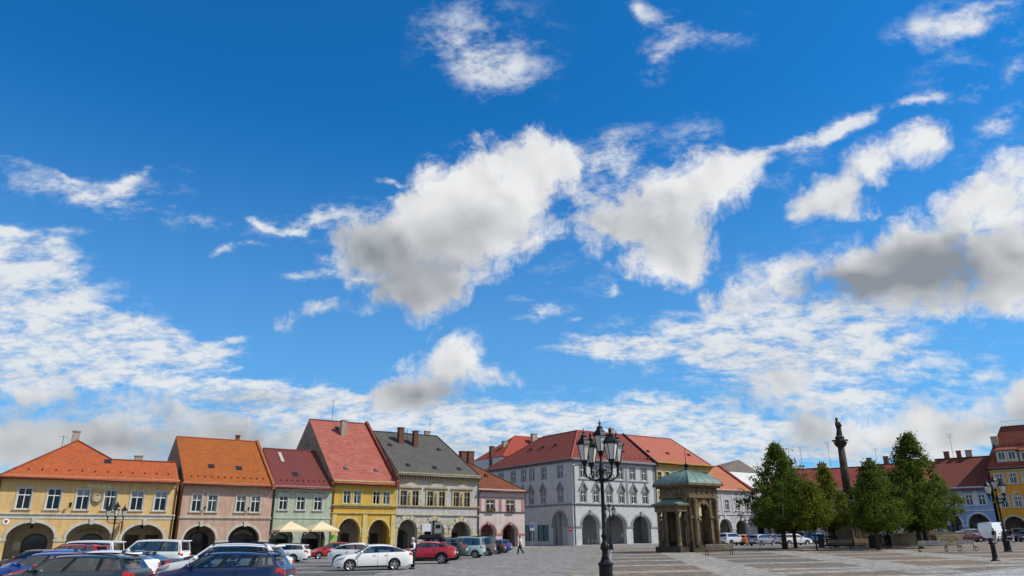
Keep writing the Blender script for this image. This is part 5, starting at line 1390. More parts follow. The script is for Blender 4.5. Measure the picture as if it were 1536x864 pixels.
# ------------------------------------------------------------------ bollard, benches, signs, stone basin
b_ = empty('bollard', gp(1494, 843.5, .06), 0, 'black cast iron bollard with domed cap and worn red ring on the plaza', 'bollard')
MB().lathe([(.24, -.05), (.24, .05), (.15, .1), (.135, .2), (.12, .82), (.125, .83)], 14).build('post', IRON, b_, None, True)
MB().lathe([(.128, .83), (.128, .89)], 14).build('ring', mat('worn_red_paint', (.18, .04, .03), .6, .3, 10), b_)
MB().lathe([(.125, .89), (.2, .92), (.2, .95), (.15, 1.0), (.13, 1.06), (.06, 1.1), (.02, 1.12)], 14).build('cap', IRON, b_, None, True)
BW = mat('weathered_bench_wood', (.24, .19, .14), .8, .25, 5, .004)
BW2 = mat('pale_bench_wood', (.40, .37, .32), .8, .2, 5, .004)
def bench(name, loc, heading, label, wood, L=1.9, curled=False):
    r = bpy.data.objects.new(name, None); COL.objects.link(r); r.matrix_world = ground_matrix(loc, heading)
    tag(r, label, 'bench', 'benches on the plaza')
    for k in range(4): MB().box(-L / 2, L / 2, -.22 + k * .115, -.12 + k * .115, .42, .455).build('seat_slat', wood, r)
    for k in range(3): MB().box(-L / 2, L / 2, .26 + k * .02, .295 + k * .02, .53 + k * .12, .63 + k * .12).build('back_slat', wood, r)
    for x in (-L / 2 + .12, L / 2 - .12):
        mb = MB()
        if curled:
            for c in (-.12, .2): mb.tube([(x, c + .17 * math.cos(a * math.pi / 8), .19 + .17 * math.sin(a * math.pi / 8)) for a in range(17)], .022, 6, False)
            mb.tube([(x, -.28, .4), (x, .28, .4)], .025, 6)
        else:
            mb.tube([(x, -.2, -.02), (x, -.18, .41)], .03, 6).tube([(x, .28, -.02), (x, .24, .41)], .03, 6).tube([(x, -.24, .4), (x, .26, .4)], .026, 6)
        mb.tube([(x, .24, .4), (x, .31, .9)], .025, 6)
        mb.build('support', IRON, r)
    return r
bench('bench', gp(1079, 834.5, .06), rad(188), 'brown slatted bench standing before the stone pavilion', BW, 2.3)
bench('bench', gp(1400, 829.5, .06), rad(170), 'pale slatted bench with curled iron feet in front of the stone basin', BW2, 2.2, True)
bench('bench', gp(1453, 828.0, .06), rad(120), 'pale slatted bench turned sideways on round iron hoops', BW2, 1.5, True)
bench('bench', gp(1261, 824.5, .06), rad(178), 'dark slatted bench in the shade at the foot of the column', BW, 2.2)
BAS = mat('basin_stone', (.30, .25, .18), .9, .2, 2, .01, 0, .2, .5)
bs = bpy.data.objects.new('stone_basin', None); COL.objects.link(bs); bs.matrix_world = ground_matrix(gd(1372, 88), rad(-6)); tag(bs, 'long low sandstone fountain basin behind the trees', 'fountain')
for (a, b, c, d) in ((-4.2, 4.2, -1.6, -1.3), (-4.2, 4.2, 1.3, 1.6), (-4.2, -3.9, -1.3, 1.3), (3.9, 4.2, -1.3, 1.3)): MB().box(a, b, c, d, -.1, 1.35).build('basin_wall', BAS, bs)
for k in range(7): MB().box(-3.95 + k * 1.15, -2.95 + k * 1.15, -1.66, -1.6, .2, 1.1).build('panel', BAS, bs)
MB().box(-4.35, 4.35, -1.75, -1.6, 1.2, 1.4).box(-4.5, 4.5, -1.95, 1.9, -.1, .12).build('coping', BAS, bs)
tr = bpy.data.objects.new('stone_trough', None); COL.objects.link(tr); tr.matrix_world = ground_matrix(gd(1417, 83), rad(-8)); tag(tr, 'pale carved stone trough with sloping front beside the fountain basin', 'trough')
TRS = mat('pale_trough_stone', (.52, .43, .28), .9, .15, 2, .01, 0, .2, .3)
MB().taper((0, 0), 1.15, .7, .12, 1.35, .85, 1.05).build('body', TRS, tr)
MB().box(-1.42, 1.42, -.92, .92, 1.05, 1.18).box(-1.7, 2.2, -1.1, 1.1, -.1, .12).build('rim', TRS, tr)
MB().tube([(-.9, -.83, .75), (-.4, -.80, .62), (0, -.80, .75), (0, -.78, .45), (.4, -.8, .62), (.9, -.83, .75)], .03, 5).build('carved_garland', STONE_DARK, tr)
def pole_sign(name, loc, rz, label, build):
    r = empty(name, loc, rz, label, 'sign'); build(r); return r
SIGNB = mat('sign_back_grey', (.32, .33, .33), .5, .05, 3, 0, .5)
SWHITE = mat('sign_white', (.82, .82, .80), .45, .03); SBLUE = mat('sign_blue', (.02, .08, .32), .4, .03); SRED = mat('sign_red', (.55, .02, .02), .4, .03)
def s1(r):
    MB().tube([(0, 0, -.1), (0, 0, 3.4)], .04, 8).build('pole', SIGNB, r)
    b = MB().box(-.3, .3, -.05, -.02, 2.35, 3.3).build('sign_plate', SWHITE, r)
    MB().box(-.24, .24, -.056, -.05, 2.72, 3.22).build('parking_field', SBLUE, b); put('parking_letter', text_mesh('P', .42, .003), SWHITE, b, Matrix.Translation((0, -.06, 2.97)) @ RX)
pole_sign('parking_sign', gd(796.5, 99), rad(-12), 'narrow parking sign on a grey pole beyond the small pink house', s1)
def s2(r):
    MB().tube([(0, 0, -.1), (0, 0, 3.0)], .035, 8).build('pole', SIGNB, r)
    b = MB().tube([(0, -.06, 2.6), (0, -.03, 2.6)], .36, 24).build('sign_disc', SRED, r); MB().box(-.24, .24, -.068, -.06, 2.55, 2.66).build('white_bar', SWHITE, b)
pole_sign('no_entry_sign', gd(853.5, 122.5), rad(-8), 'round red no entry sign beside the passage arch of the grey building', s2)
def s3(r):
    MB().tube([(0, 0, -.1), (0, 0, 3.1)], .045, 8).build('pole', SIGNB, r)
    MB().box(-.8, -.06, -.05, -.02, 2.25, 2.9).build('sign_plate', SWHITE, r)
    b = MB().box(.25, .85, -.05, -.02, 2.1, 3.0).build('back_plate', SIGNB, r); MB().box(.35, .75, -.06, -.05, 2.5, 2.8).build('bracket', IRON, b)
pole_sign('sign_board', gd(645, 66), rad(10), 'pair of rectangular sign boards, one white and one grey, above the parked cars', s3)
# plant stands with railings at the foot of the column
def flower_stand(px, py, label, n):
    r = empty('flower_stand', gp(px, py, .06), rad(10), label, 'planter', 'flower stands at the column')
    for k in range(3): MB().box(-.9, .9, -.5 + k * .35, -.2 + k * .35, .1 + k * .45, .2 + k * .45).build('shelf', DOORWOOD, r)
    for x in (-.88, .88): MB().box(x - .03, x + .03, -.5, .55, 0, 1.2).build('side_frame', IRON, r)
    for k in range(n):
        x, l = random.uniform(-.8, .8), random.randint(0, 2)
        MB().lathe([(.09, .2 + l * .45), (.13, .45 + l * .45)], 7, (x, -.35 + l * .35)).build('pot', mat('pot_dark', (.06, .045, .04), .7), r)
        f = MB()
        for q in range(14):
            a, e = random.uniform(0, 6.28), random.uniform(.02, .17); z = .5 + l * .45 + random.uniform(0, .22)
            f.add([(x + e * math.cos(a), -.35 + l * .35 + e * math.sin(a), z), (x + e * math.cos(a) + .07, -.35 + l * .35 + e * math.sin(a), z + .05), (x + e * math.cos(a), -.35 + l * .35 + e * math.sin(a) + .07, z + .07)], [(0, 1, 2)])
        f.build('flowers', mat(['bloom_red', 'bloom_pink', 'leaf_dark'][k % 3], [(.25, .03, .05), (.35, .16, .22), (.03, .06, .02)][k % 3], .8, .4, 20), r)
flower_stand(1244, 822, 'dark stepped stand crowded with potted flowers left of the column', 14)
flower_stand(1322, 823, 'dark stepped flower stand right of the column by the young trees', 12)
# cafe parasols
CANV = mat('cream_parasol_canvas', (.60, .50, .31), .85, .06, 3)
for (px, D, lab) in ((432, 97.0, 'cream square parasol before the left arch of the green cafe'), (478.5, 99.5, 'cream square parasol before the right arch of the green cafe, by the yellow house')):
    r = empty('parasol', gd(px, D), rad(34), lab, 'parasol', 'parasols of the green cafe'); r.location.z += .1
    a, z, t = 1.85, 2.75, 3.85
    for k in range(4):
        M = Matrix.Rotation(k * math.pi / 2, 4, 'Z')
        MB().add([(-a, -a, z), (a, -a, z), (0, 0, t), (-a, -a, z - .2), (a, -a, z - .2), (0, -a, z + .06)], [(0, 5, 2), (5, 1, 2), (0, 3, 4, 1, 5)]).build('canopy_panel', CANV, r, M, recalc=False)
        MB().tube([(a, -a, z - .02), (0, 0, t - .05)], .025, 5).build('rib', BW2, r, M)
    MB().tube([(0, 0, -.1), (0, 0, t + .1)], .04, 8).build('pole', BW2, r)
    MB().lathe([(.45, 0), (.45, .08), (.1, .12)], 12).build('foot', IRON, r)
for i, (px, D) in enumerate(((440, 98.5), (462, 99.5), (492, 101.5))):
    r = empty('cafe_table', gd(px, D), .5, ['round cafe table under the left parasol', 'round cafe table between the two parasols', 'round cafe table beside the yellow pier'][i], 'table', 'cafe tables'); r.location.z += .1
    MB().lathe([(.4, .7), (.4, .74)], 14).build('top', BW, r); MB().lathe([(.25, 0), (.04, .05), (.03, .7)], 8).build('stem', IRON, r)
bm_ = empty('cafe_menu_stand', gd(497.5, 99.5), .5, 'bright green panel standing at the corner of the cafe', 'panel'); bm_.location.z += .1
MB().box(-.5, .5, -.04, .04, 0, 2.1).build('board', mat('bright_green_panel', (.25, .42, .10), .6), bm_); MB().box(-.55, .55, -.3, .3, 0, .05).build('foot', IRON, bm_)
for i, px in enumerate((880.5, 886, 891.5, 897)):
    r = empty('bicycle', gd(px, 129.0 + i * .4), rad(70), 'dark bicycle in the rack under the first arch of the grey building', 'bicycle', 'bicycles racked under the arch'); r.location.z += .1
    for x in (-.52, .52): MB().tube([(x + .33 * math.cos(a * math.pi / 8), 0, .34 + .33 * math.sin(a * math.pi / 8)) for a in range(17)], .022, 5, False).build('wheel', IRON, r)
    MB().tube([(-.52, 0, .34), (-.1, 0, .32), (.35, 0, .85), (-.2, 0, .85), (-.1, 0, .32)], .022, 5).tube([(.52, 0, .34), (.35, 0, .95)], .022, 5).build('frame', SIGNB, r)
    MB().box(-.3, -.08, -.06, .06, .9, .95).build('saddle', IRON, r); MB().tube([(.36, -.25, 1.0), (.36, .25, 1.0)], .018, 5).build('handlebar', IRON, r)

# ------------------------------------------------------------------ trees
BARK = mat('dark_bark', (.05, .038, .028), .95, .3, 5, .02)
def leafmat(name, a, b):
    m, nt, bs_ = nodes_of(name)
    co = N(nt, 'ShaderNodeTexCoord').outputs['Object']
    gi = N(nt, 'ShaderNodeNewGeometry')
    c = mixc(nt, gi.outputs['Random Per Island'], a, b)
    c = mixc(nt, maprange(nt, noise(nt, co, .7, 3), .4, .65, 0, .6), c, tuple(x * 1.25 for x in b))
    nt.links.new(c, bs_.inputs['Base Color']); bs_.inputs['Roughness'].default_value = .75; bs_.inputs['Specular IOR Level'].default_value = .08
    tl = N(nt, 'ShaderNodeBsdfTranslucent'); nt.links.new(mixc(nt, .5, c, (.12, .19, .02)), tl.inputs[0])
    mx = N(nt, 'ShaderNodeMixShader'); mx.inputs[0].default_value = .42
    out = nt.nodes['Material Output']; nt.links.new(bs_.outputs[0], mx.inputs[1]); nt.links.new(tl.outputs[0], mx.inputs[2]); nt.links.new(mx.outputs[0], out.inputs[0])
    return m
LEAF = leafmat('linden_leaves', (.034, .055, .009), (.095, .125, .018)); LEAFY = leafmat('yellowing_leaves', (.07, .085, .012), (.17, .17, .02))
def tree(name, loc, hh, rx, label, leaf, shape='pyramid', clear=2.2, trunk=.16, n=5200, lean=0.0, seed=1, group='trees on the plaza'):
    rnd = random.Random(seed)
    r = empty(name, loc, rnd.uniform(0, 6), label, 'tree', group)
    MB().tube([(0, 0, -.2), (.03, 0, clear * .6), (lean * .3, .02, clear + .6), (lean * .6, 0, hh * .55), (lean, 0, hh * .85)], [trunk * 1.25, trunk, trunk * .85, trunk * .5, .03], 9).build('trunk', BARK, r, None, True)
    def rad_at(f):
        if shape == 'pyramid': return rx * (math.sin(min(1, f / .28) * math.pi / 2) ** .7) * (1 - max(0, f - .28) / .72) ** .9 + .12
        return rx * max(.05, math.sin(math.pi * min(1, f * .93 + .06))) ** .6
    H0 = hh - clear
    br = MB(); tips = []
    for k in range(34):
        f = (k + rnd.random()) / 34; a = k * 2.4 + rnd.uniform(-.4, .4); R = rad_at(f) * rnd.uniform(.72, 1.08); z = clear + H0 * f
        zb = max(clear * .8, z - R * .8); c0 = (lean * f, 0, zb)
        tip = (lean * f + R * math.cos(a), R * math.sin(a), z + rnd.uniform(-.1, .3)); tips.append((tip, R))
        br.tube([c0, ((c0[0] + tip[0]) / 2, tip[1] / 2, (zb + tip[2]) / 2 + .1), tip], [.05 * (1.2 - f), .03, .012], 5)
    br.build('limb', BARK, r)
    vs, fs = [], []
    clumps = []
    lob = [[rnd.uniform(.6, 1.16) for i in range(9)] for j in range(9)]
    for k in range(int(n / 58)):
        f = rnd.random() ** 1.15; a = rnd.uniform(0, 6.283); R = rad_at(f) * lob[int(f * 8.99)][int(a / 6.2832 * 8.99)]; q = math.sqrt(rnd.uniform(.12, 1.0))
        clumps.append((lean * f + R * q * math.cos(a), R * q * math.sin(a), clear + H0 * f - .25 * q * R + rnd.uniform(-.1, .25), rnd.uniform(.26, .5)))
    for k in range(10): clumps.append((lean + rnd.gauss(0, .12), rnd.gauss(0, .12), hh - .15 - k * .12, .2 + .02 * k))
    for (t, R) in tips: clumps.append((t[0], t[1], t[2], .42))
    for (cx, cy, cz, cr) in clumps:
        for k in range(42):
            d = Vector((rnd.gauss(0, 1), rnd.gauss(0, 1), rnd.gauss(0, .8))) * cr * .62
            p = Vector((cx, cy, cz)) + d
            s = rnd.uniform(.08, .155)
            nn = (d.normalized() + Vector((rnd.uniform(-1, 1), rnd.uniform(-1, 1), rnd.uniform(-.2, 1.2)))).normalized()
            u = nn.orthogonal().normalized(); u = (Matrix.Rotation(rnd.uniform(0, 6.28), 3, nn) @ u); v = nn.cross(u)
            b = len(vs)
            vs += [tuple(p - u * s), tuple(p + v * s * .62 + nn * s * .2), tuple(p + u * s * 1.15), tuple(p - v * s * .62 + nn * s * .2)]
            fs.append((b, b + 1, b + 2, b + 3))
    me = bpy.data.meshes.new('crown'); me.from_pydata(vs, [], fs)
    put('crown', me, leaf, r)
    return r
tree('linden_tree', gp(1178, 825, .06), 10.2, 4.8, 'tall broad dark green tree beside the stone pavilion', LEAF, clear=2.1, n=20000, lean=-.7, seed=3, trunk=.24)
tree('linden_tree', gp(1194, 823.5, .06), 8.8, 3.7, 'dark green tree with slanting trunk pressed against the tall broad one', LEAF, clear=2.1, n=14000, lean=.5, seed=4, trunk=.18)
tree('young_tree', gp(1226, 826, .06), 6.2, 1.9, 'thin stemmed young tree at the edge of the shade left of the column', LEAFY, clear=2.2, n=3000, seed=5, trunk=.07)
tree('yellowing_tree', gd(1249, 84), 8.4, 2.5, 'slim tree with yellowing leaves close left of the column', LEAFY, clear=2.0, n=8500, seed=6, lean=-.3)
tree('linden_tree', gp(1318, 826, .06), 7.6, 3.3, 'low dark tree right of the column', LEAF, clear=1.9, n=11000, seed=7, lean=-.5)
tree('linden_tree', gp(1335, 822, .06), 7.8, 3.2, 'dark tree with thin trunk between the low dark tree and the tallest one', LEAF, clear=1.9, n=9500, seed=8, trunk=.1)
tree('small_tree', gd(1297, 92), 7.0, 1.6, 'small tree close behind the column', LEAF, clear=2.2, n=3500, seed=12, trunk=.08)
tree('linden_tree', gp(1382, 823, .06), 10.8, 4.3, 'tall pointed dark tree in front of the stone basin', LEAF, clear=2.0, n=19000, lean=-.5, seed=9, trunk=.22)
tree('linden_tree', gp(1391, 820, .06), 8.8, 4.0, 'green tree with sunlit edge nearest the blue house', LEAF, clear=2.0, n=14000, lean=.8, seed=10, trunk=.2)

# ------------------------------------------------------------------ cars
TYRE = mat('tyre_rubber', (.015, .015, .015), .85, .2, 10)
ALLOY = mat('wheel_alloy', (.42, .43, .44), .35, .08, 6, 0, .8)
BLACKT = mat('black_trim', (.012, .012, .013), .45, .2, 6)
CABIN = mat('dark_cabin', (.03, .03, .032), .9, .2, 4)
CARGLASS = glass_mat('car_glass', (.42, .47, .47), .08)
LAMPG = mat('headlamp_glass', (.42, .43, .44), .12, .1, 20, 0, .6, .6)
TAILR = mat('tail_lamp_red', (.42, .012, .012), .15, .15, 12, 0, 0, .6)
PLATE = mat('number_plate', (.75, .75, .72), .5, .03)
def paint(name, col, metal=.0):
    return mat('paint_' + name, col, .32, .03, 2, 0, metal, .5, 0, .8)
def lerp(a, b, t): return a + (b - a) * t
def interp(pts, x):
    for (x0, y0), (x1, y1) in zip(pts, pts[1:]):
        if x <= x1:
            t = (x - x0) / (x1 - x0) if x1 > x0 else 0
            return lerp(y0, y1, max(0, min(1, t)))
    return pts[-1][1]
def wheel_mesh(r, w=.2):
    t = MB(); n = 22
    prof = [(r * .66, -w / 2), (r * .93, -w / 2), (r, -w / 2 + .03), (r, w / 2 - .03), (r * .93, w / 2), (r * .66, w / 2)]
    vs = [(p[0] * math.cos(2 * math.pi * k / n), p[1], p[0] * math.sin(2 * math.pi * k / n)) for p in prof for k in range(n)]
    m = len(prof)
    t.add(vs, [(i * n + k, i * n + (k + 1) % n, ((i + 1) % m) * n + (k + 1) % n, ((i + 1) % m) * n + k) for i in range(m) for k in range(n)])
    t.tube([(0, -.02, 0), (0, w / 2 - .07, 0)], r * .66, 16)
    a = MB()
    pr = [(r * .70, w / 2 - .05), (r * .70, w / 2 + .004), (r * .62, w / 2 - .012), (r * .62, w / 2 - .05)]
    vs = [(p[0] * math.cos(2 * math.pi * k / n), p[1], p[0] * math.sin(2 * math.pi * k / n)) for p in pr for k in range(n)]
    a.add(vs, [(i * n + k, i * n + (k + 1) % n, ((i + 1) % 4) * n + (k + 1) % n, ((i + 1) % 4) * n + k) for i in range(4) for k in range(n)])
    for k in range(5):
        an = 2 * math.pi * k / 5 + .3; c, s = math.cos(an), math.sin(an); w0, w1 = r * .15, r * .10
        P = []
        for rr, hw in ((r * .1, w0), (r * .64, w1)):
            for sg in (-1, 1):
                for y in (w / 2 - .06, w / 2 - .012): P.append((rr * c - sg * hw * s, y, rr * s + sg * hw * c))
        a.add(P, [(0, 1, 3, 2), (4, 6, 7, 5), (0, 4, 5, 1), (2, 3, 7, 6), (1, 5, 7, 3), (0, 2, 6, 4)])
    a.tube([(0, w / 2 - .06, 0), (0, w / 2 - .006, 0)], r * .17, 10)
    return t.mesh('tyre'), a.mesh('rim')
CARTYPES = {}
def car_type(key, L, W, H, wb, fo, r, nose, cowl, belt, wsb, wst, rrt, tail, tB, tC, boot=None, suv=False, blank=(), yr=.76, rails=False):
    """wsb/wst windscreen foot/head, rrt rear end of roof, tail foot of rear screen: distances from the front"""
    hw0 = W / 2; xw = (fo, fo + wb); ra = r + .055
    sill = .30 if suv else .2
    def hw(x):
        k = 1.0
        if x < .75: k -= .25 * (1 - x / .75) ** 2.4
        if x > L - .5: k -= .10 * ((x - L + .5) / .5) ** 2.2
        return hw0 * k
    bt = boot if boot else belt + .02
    ztp = [(0, nose - .26), (.03, nose - .15), (.09, nose - .07), (.2, nose), (.4, lerp(nose, cowl, .35)), (wsb * .7, lerp(nose, cowl, .78)), (wsb, cowl), (lerp(wsb, tail, .5), lerp(cowl, belt, .6)), (tail, belt), (L - .06, bt), (L, bt - .12)]
    def zt(x): return interp(ztp, x)
    def zb(x):
        b = sill + (.06 if x < .3 else 0) + (.1 if x > L - .35 else 0)
        for c in xw:
            if abs(x - c) < ra: b = max(b, r + math.sqrt(ra * ra - (x - c) ** 2))
        return b
    def prof(z, top):
        f = max(0, min(1, (z - .2) / max(.1, top - .2)))
        return interp([(0, .945), (.2, .985), (.45, 1.0), (.7, .99), (.85, .97), (1, .925)], f)
    def side(x, f, off=0.0):
        b, t = zb(x), zt(x); z = lerp(b, t, f); return (L / 2 - x, hw(x) * prof(z, t) + off, z)
    xs = sorted(set([0, .03, .08, .16, .28, .42, .58] + [L - v for v in (0, .03, .1, .22, .36, .5)] + [c + ra * math.cos(math.pi * k / 14) for c in xw for k in range(15)] + [c + s * (ra + .004) for c in xw for s in (-1, 1)] + [.75 + (L - 1.4) * k / 16 for k in range(17)] + [wsb, tail]))
    F = [0, .14, .32, .5, .68, .84, .93, 1.0]
    b = MB(); nF = len(F); cab = MB()
    for sg in (1, -1):
        vs = [(p[0], sg * p[1], p[2]) for x in xs for p in [side(x, f) for f in F]]
        b.add(vs, [(i * nF + k, (i + 1) * nF + k, (i + 1) * nF + k + 1, i * nF + k + 1) if sg > 0 else (i * nF + k, i * nF + k + 1, (i + 1) * nF + k + 1, (i + 1) * nF + k) for i in range(len(xs) - 1) for k in range(nF - 1)])
    # bonnet, boot deck, inner deck
    Y = [-1, -.75, -.4, 0, .4, .75, 1]
    def deck(x, y, drop=0):
        s = side(x, 1.0); return (s[0], s[1] * y, s[2] + (.055 * (1 - y * y) if x < wsb + .2 or boot else .0) - drop)
    for i in range(len(xs) - 1):
        x0, x1 = xs[i], xs[i + 1]; tgt = b if (x1 <= wsb + .001 or x0 >= tail - .001) else cab; dr = 0 if tgt is b else .04
        for k in range(6): tgt.add([deck(x0, Y[k], dr), deck(x1, Y[k], dr), deck(x1, Y[k + 1], dr), deck(x0, Y[k + 1], dr)], [(0, 3, 2, 1)])
    for x, fl in ((0, 0), (L, 1)):
        for k in range(nF - 1):
            p, q = side(x, F[k]), side(x, F[k + 1])
            for j in range(6):
                bul = lambda y: ((.11 if x == 0 else .05) * (1 - y * y)) * (1 if x == 0 else -1)
                b.add([(p[0] + bul(Y[j]), p[1] * Y[j], p[2]), (p[0] + bul(Y[j + 1]), p[1] * Y[j + 1], p[2]), (q[0] + bul(Y[j + 1]), q[1] * Y[j + 1], q[2]), (q[0] + bul(Y[j]), q[1] * Y[j], q[2])], [(0, 1, 2, 3) if fl == 0 else (3, 2, 1, 0)])
    # upper body
    yr_ = hw0 * yr
    zr = lambda t: H - .06 - .05 * (1 - min(1, t / .25)) ** 2 - (.10 if not boot else .12) * max(0, (t - .45) / .55) ** 2
    def up(t, v, off=0.0):
        xb, xt = lerp(wsb, tail, t), lerp(wst, rrt, t)
        B = Vector(side(xb, 1.0)); Tt = Vector((L / 2 - xt, yr_, zr(t)))
        p = B.lerp(Tt, v); p.y += .035 * math.sin(math.pi * v) + off
        return p
    tl = [0, .045, tB - .018, tB + .018] + ([tC - .018, tC + .018] if tC < .97 else []) + [.955, 1.0]
    wins = [(.045, tB - .018), (tB + .018, tC - .018 if tC < .97 else .955)] + ([(tC + .018, .955)] if tC < .97 else [])
    V0, V1 = .05, .90
    trims = []; win_me = []
    for a, c in zip(tl, tl[1:]):
        isw = any(abs(a - w[0]) < 1e-6 for w in wins); nsub = 5 if isw else 1
        idx = [i for i, w in enumerate(wins) if abs(a - w[0]) < 1e-6]
        solid = bool(idx) and idx[0] in blank
        wm = {1: MB(), -1: MB()}
        for s in range(nsub):
            t0, t1 = lerp(a, c, s / nsub), lerp(a, c, (s + 1) / nsub)
            for v0, v1, what in ((0, V0, 'b'), (V0, V1, 'w' if isw else 'p'), (V1, 1.0, 'b')):
                q = [up(t0, v0), up(t1, v0), up(t1, v1), up(t0, v1)]
                for sg in (1, -1):
                    Q = [(p.x, p.y * sg, p.z) for p in q]
                    if what == 'w' and not solid:
                        wm[sg].add([(p[0], p[1] - sg * .012, p[2]) for p in Q], [(0, 1, 2, 3)])
                    elif what == 'p' and .01 < a < .9: trims.append(MB().add(Q, [(0, 1, 2, 3)]))
                    else: b.add(Q, [(0, 1, 2, 3)] if sg < 0 else [(3, 2, 1, 0)])
        if isw and not solid: win_me += [wm[1], wm[-1]]
    def cross(t, vs_, bulge, sgn, ys=(-1, -.6, -.2, .2, .6, 1)):
        out = []
        for v in vs_:
            p = up(t, v); out.append([(p.x + sgn * bulge * (1 - y * y), p.y * y, p.z + (.0)) for y in ys])
        return out
    def skin(mb, rows):
        n = len(rows[0]); mb.add([p for rw in rows for p in rw], [(i * n + k, i * n + k + 1, (i + 1) * n + k + 1, (i + 1) * n + k) for i in range(len(rows) - 1) for k in range(n - 1)])
    ws = MB(); skin(ws, cross(0, (.02, .5, .93), .1, 1)); skin(b, cross(0, (.93, 1.0), .1, 1)); wip = MB(); skin(wip, cross(0, (-.02, .02), .1, 1)); trims.append(wip)
    rg = MB()
    if 'rear' in blank: skin(b, cross(1, (0, .5, 1.0), .05, -1))
    else:
        skin(rg, cross(1, (.10, .5, .88), .05, -1, (-.86, -.5, 0, .5, .86))); skin(b, cross(1, (0, .10), .05, -1)); skin(b, cross(1, (.88, 1.0), .05, -1))
        for sg in (-1, 1): skin(b, cross(1, (.10, .5, .88), .05, -1, (sg * .86, sg * 1.0)))
    rows = []
    for k in range(13):
        t = k / 12; p = up(t, 1.0); bx = .1 * (1 - min(1, t * 6)) - .05 * max(0, t * 6 - 5)
        rows.append([(p.x + bx * (1 - y * y), p.y * y, p.z + .06 * (1 - abs(y) ** 2.5)) for y in (-1, -.8, -.4, 0, .4, .8, 1)])
    skin(b, rows)
    if not boot and not blank: # roof spoiler
        p = up(1, 1.0); b.taper((p.x - .06, 0), .16, p.y * .9, p.z + .0, .14, p.y * .88, p.z + .05)
    rl_ = []
    if rails:
        for sg in (1, -1): rl_.append(MB()); rl_[-1].tube([tuple(up(t, 1.0) + Vector((0, 0, .07 if .06 < t < .95 else .0))) if sg > 0 else (up(t, 1.0).x, -up(t, 1.0).y, up(t, 1.0).z + (.07 if .06 < t < .95 else 0)) for t in (.05, .1, .3, .5, .7, .9, .96)], .022, 5)
    # seams, cladding, handles
    def patch(mb, x0, x1, f0, f1, off, nx=2, nf=2, sgs=(1, -1)):
        for sg in sgs:
            g_ = [[side(lerp(x0, x1, i / nx), lerp(f0, f1, k / nf), off) for k in range(nf + 1)] for i in range(nx + 1)]
            for i in range(nx):
                for k in range(nf): mb.add([(p[0], p[1] * sg, p[2]) for p in (g_[i][k], g_[i + 1][k], g_[i + 1][k + 1], g_[i][k + 1])], [(0, 1, 2, 3)])
    xB, xC = lerp(wsb, tail, tB) , lerp(wsb, tail, min(tC, .86))
    seams, hnd = [], []
    def spatch(lst, *a):
        for sg in (1, -1):
            lst.append(MB()); patch(lst[-1], *a, sgs=(sg,))
    for x in (wsb + .12, xB + .02): spatch(seams, x - .008, x + .008, .05, 1, .003, 1, 5)
    spatch(seams, min(xC, xw[1] - ra - .06) - .008, min(xC, xw[1] - ra - .06) + .008, .05, 1, .003, 1, 5)
    for x in (xB - .28, min(xC, xw[1] - ra) - .22): spatch(hnd, x, x + .2, .80, .835, .022, 1, 1)
    lo = .2 if suv else .1
    sills = []; spatch(sills, xw[0] + ra + .02, xw[1] - ra - .02, 0, lo, .006, 4, 1)
    clad = []
    if suv:
        for c in xw:
            n = 12; clad += [MB(), MB()]
            for k in range(n):
                P = []
                for kk in (k, k + 1):
                    for rr in (ra - .01, ra + .07):
                        a = math.pi * kk / n; x = c + rr * math.cos(a); z = r + rr * math.sin(a)
                        P.append((L / 2 - x, hw(x) * prof(z, zt(x)) + .008, z))
                for sg in (1, -1): clad[-1 if sg > 0 else -2].add([(p[0], p[1] * sg, p[2]) for p in P], [(0, 1, 3, 2)])
    grl = MB().box(L / 2 - .02, L / 2 + .112, -hw0 * .36, hw0 * .36, nose - .34, nose - .24); bin_ = MB().box(L / 2 - .04, L / 2 + .10, -hw0 * .5, hw0 * .5, sill + .1, sill + .2)
    binr = MB().box(-L / 2 - .052, -L / 2 + .02, -hw0 * .7, hw0 * .7, sill + .12, sill + .26)
    under = MB().box(-L / 2 + .25, L / 2 - .25, -hw0 + .27, hw0 - .27, sill - .02, .62)
    hl = {sg: MB() for sg in (1, -1)}; tlm = {sg: MB() for sg in (1, -1)}
    for sg in (1, -1):
        patch(hl[sg], .05, .62, .72, .93, .006, 4, 2, (sg,)); patch(tlm[sg], L - .22, L - .0, .74, .95, .006, 3, 2, (sg,))
    zt_ = zt(L - .05)
    for sg in (1, -1): tlm[sg].box(-L / 2 - .03, -L / 2 + .02, sg * hw0 * .62 if sg > 0 else -hw0 * .86, hw0 * .86 if sg > 0 else -hw0 * .62, zt_ - .27, zt_ - .1)
    pl = MB().box(L / 2 + .105, L / 2 + .118, -.26, .26, sill + .22, sill + .33); plr = MB().box(-L / 2 - .062, -L / 2 - .04, -.26, .26, zt_ - .42, zt_ - .31)
    mir = []
    for sg in (1, -1):
        p = up(.10, .06); mir.append(MB().tube([(p.x, sg * (p.y - .02), p.z), (p.x + .02, sg * (p.y + .10), p.z + .04)], .025, 6).tube([(p.x, sg * (p.y + .07), p.z + .07), (p.x + .02, sg * (p.y + .17), p.z + .07), (p.x + .02, sg * (p.y + .24), p.z + .06)], [.075, .085, .05], 8))
    seat = []
    for x in (lerp(wsb, tail, .42) - .1, lerp(wsb, tail, .42) + .85):
        if x > tail - .3: continue
        for y in (-.37, .37):
            s = MB().taper((L / 2 - x - .05, y), .06, .24, .5, .05, .2, belt + .18); s.taper((L / 2 - x - .07, y), .04, .12, belt + .2, .04, .1, belt + .38); seat.append(s)
    ty, ri = wheel_mesh(r)
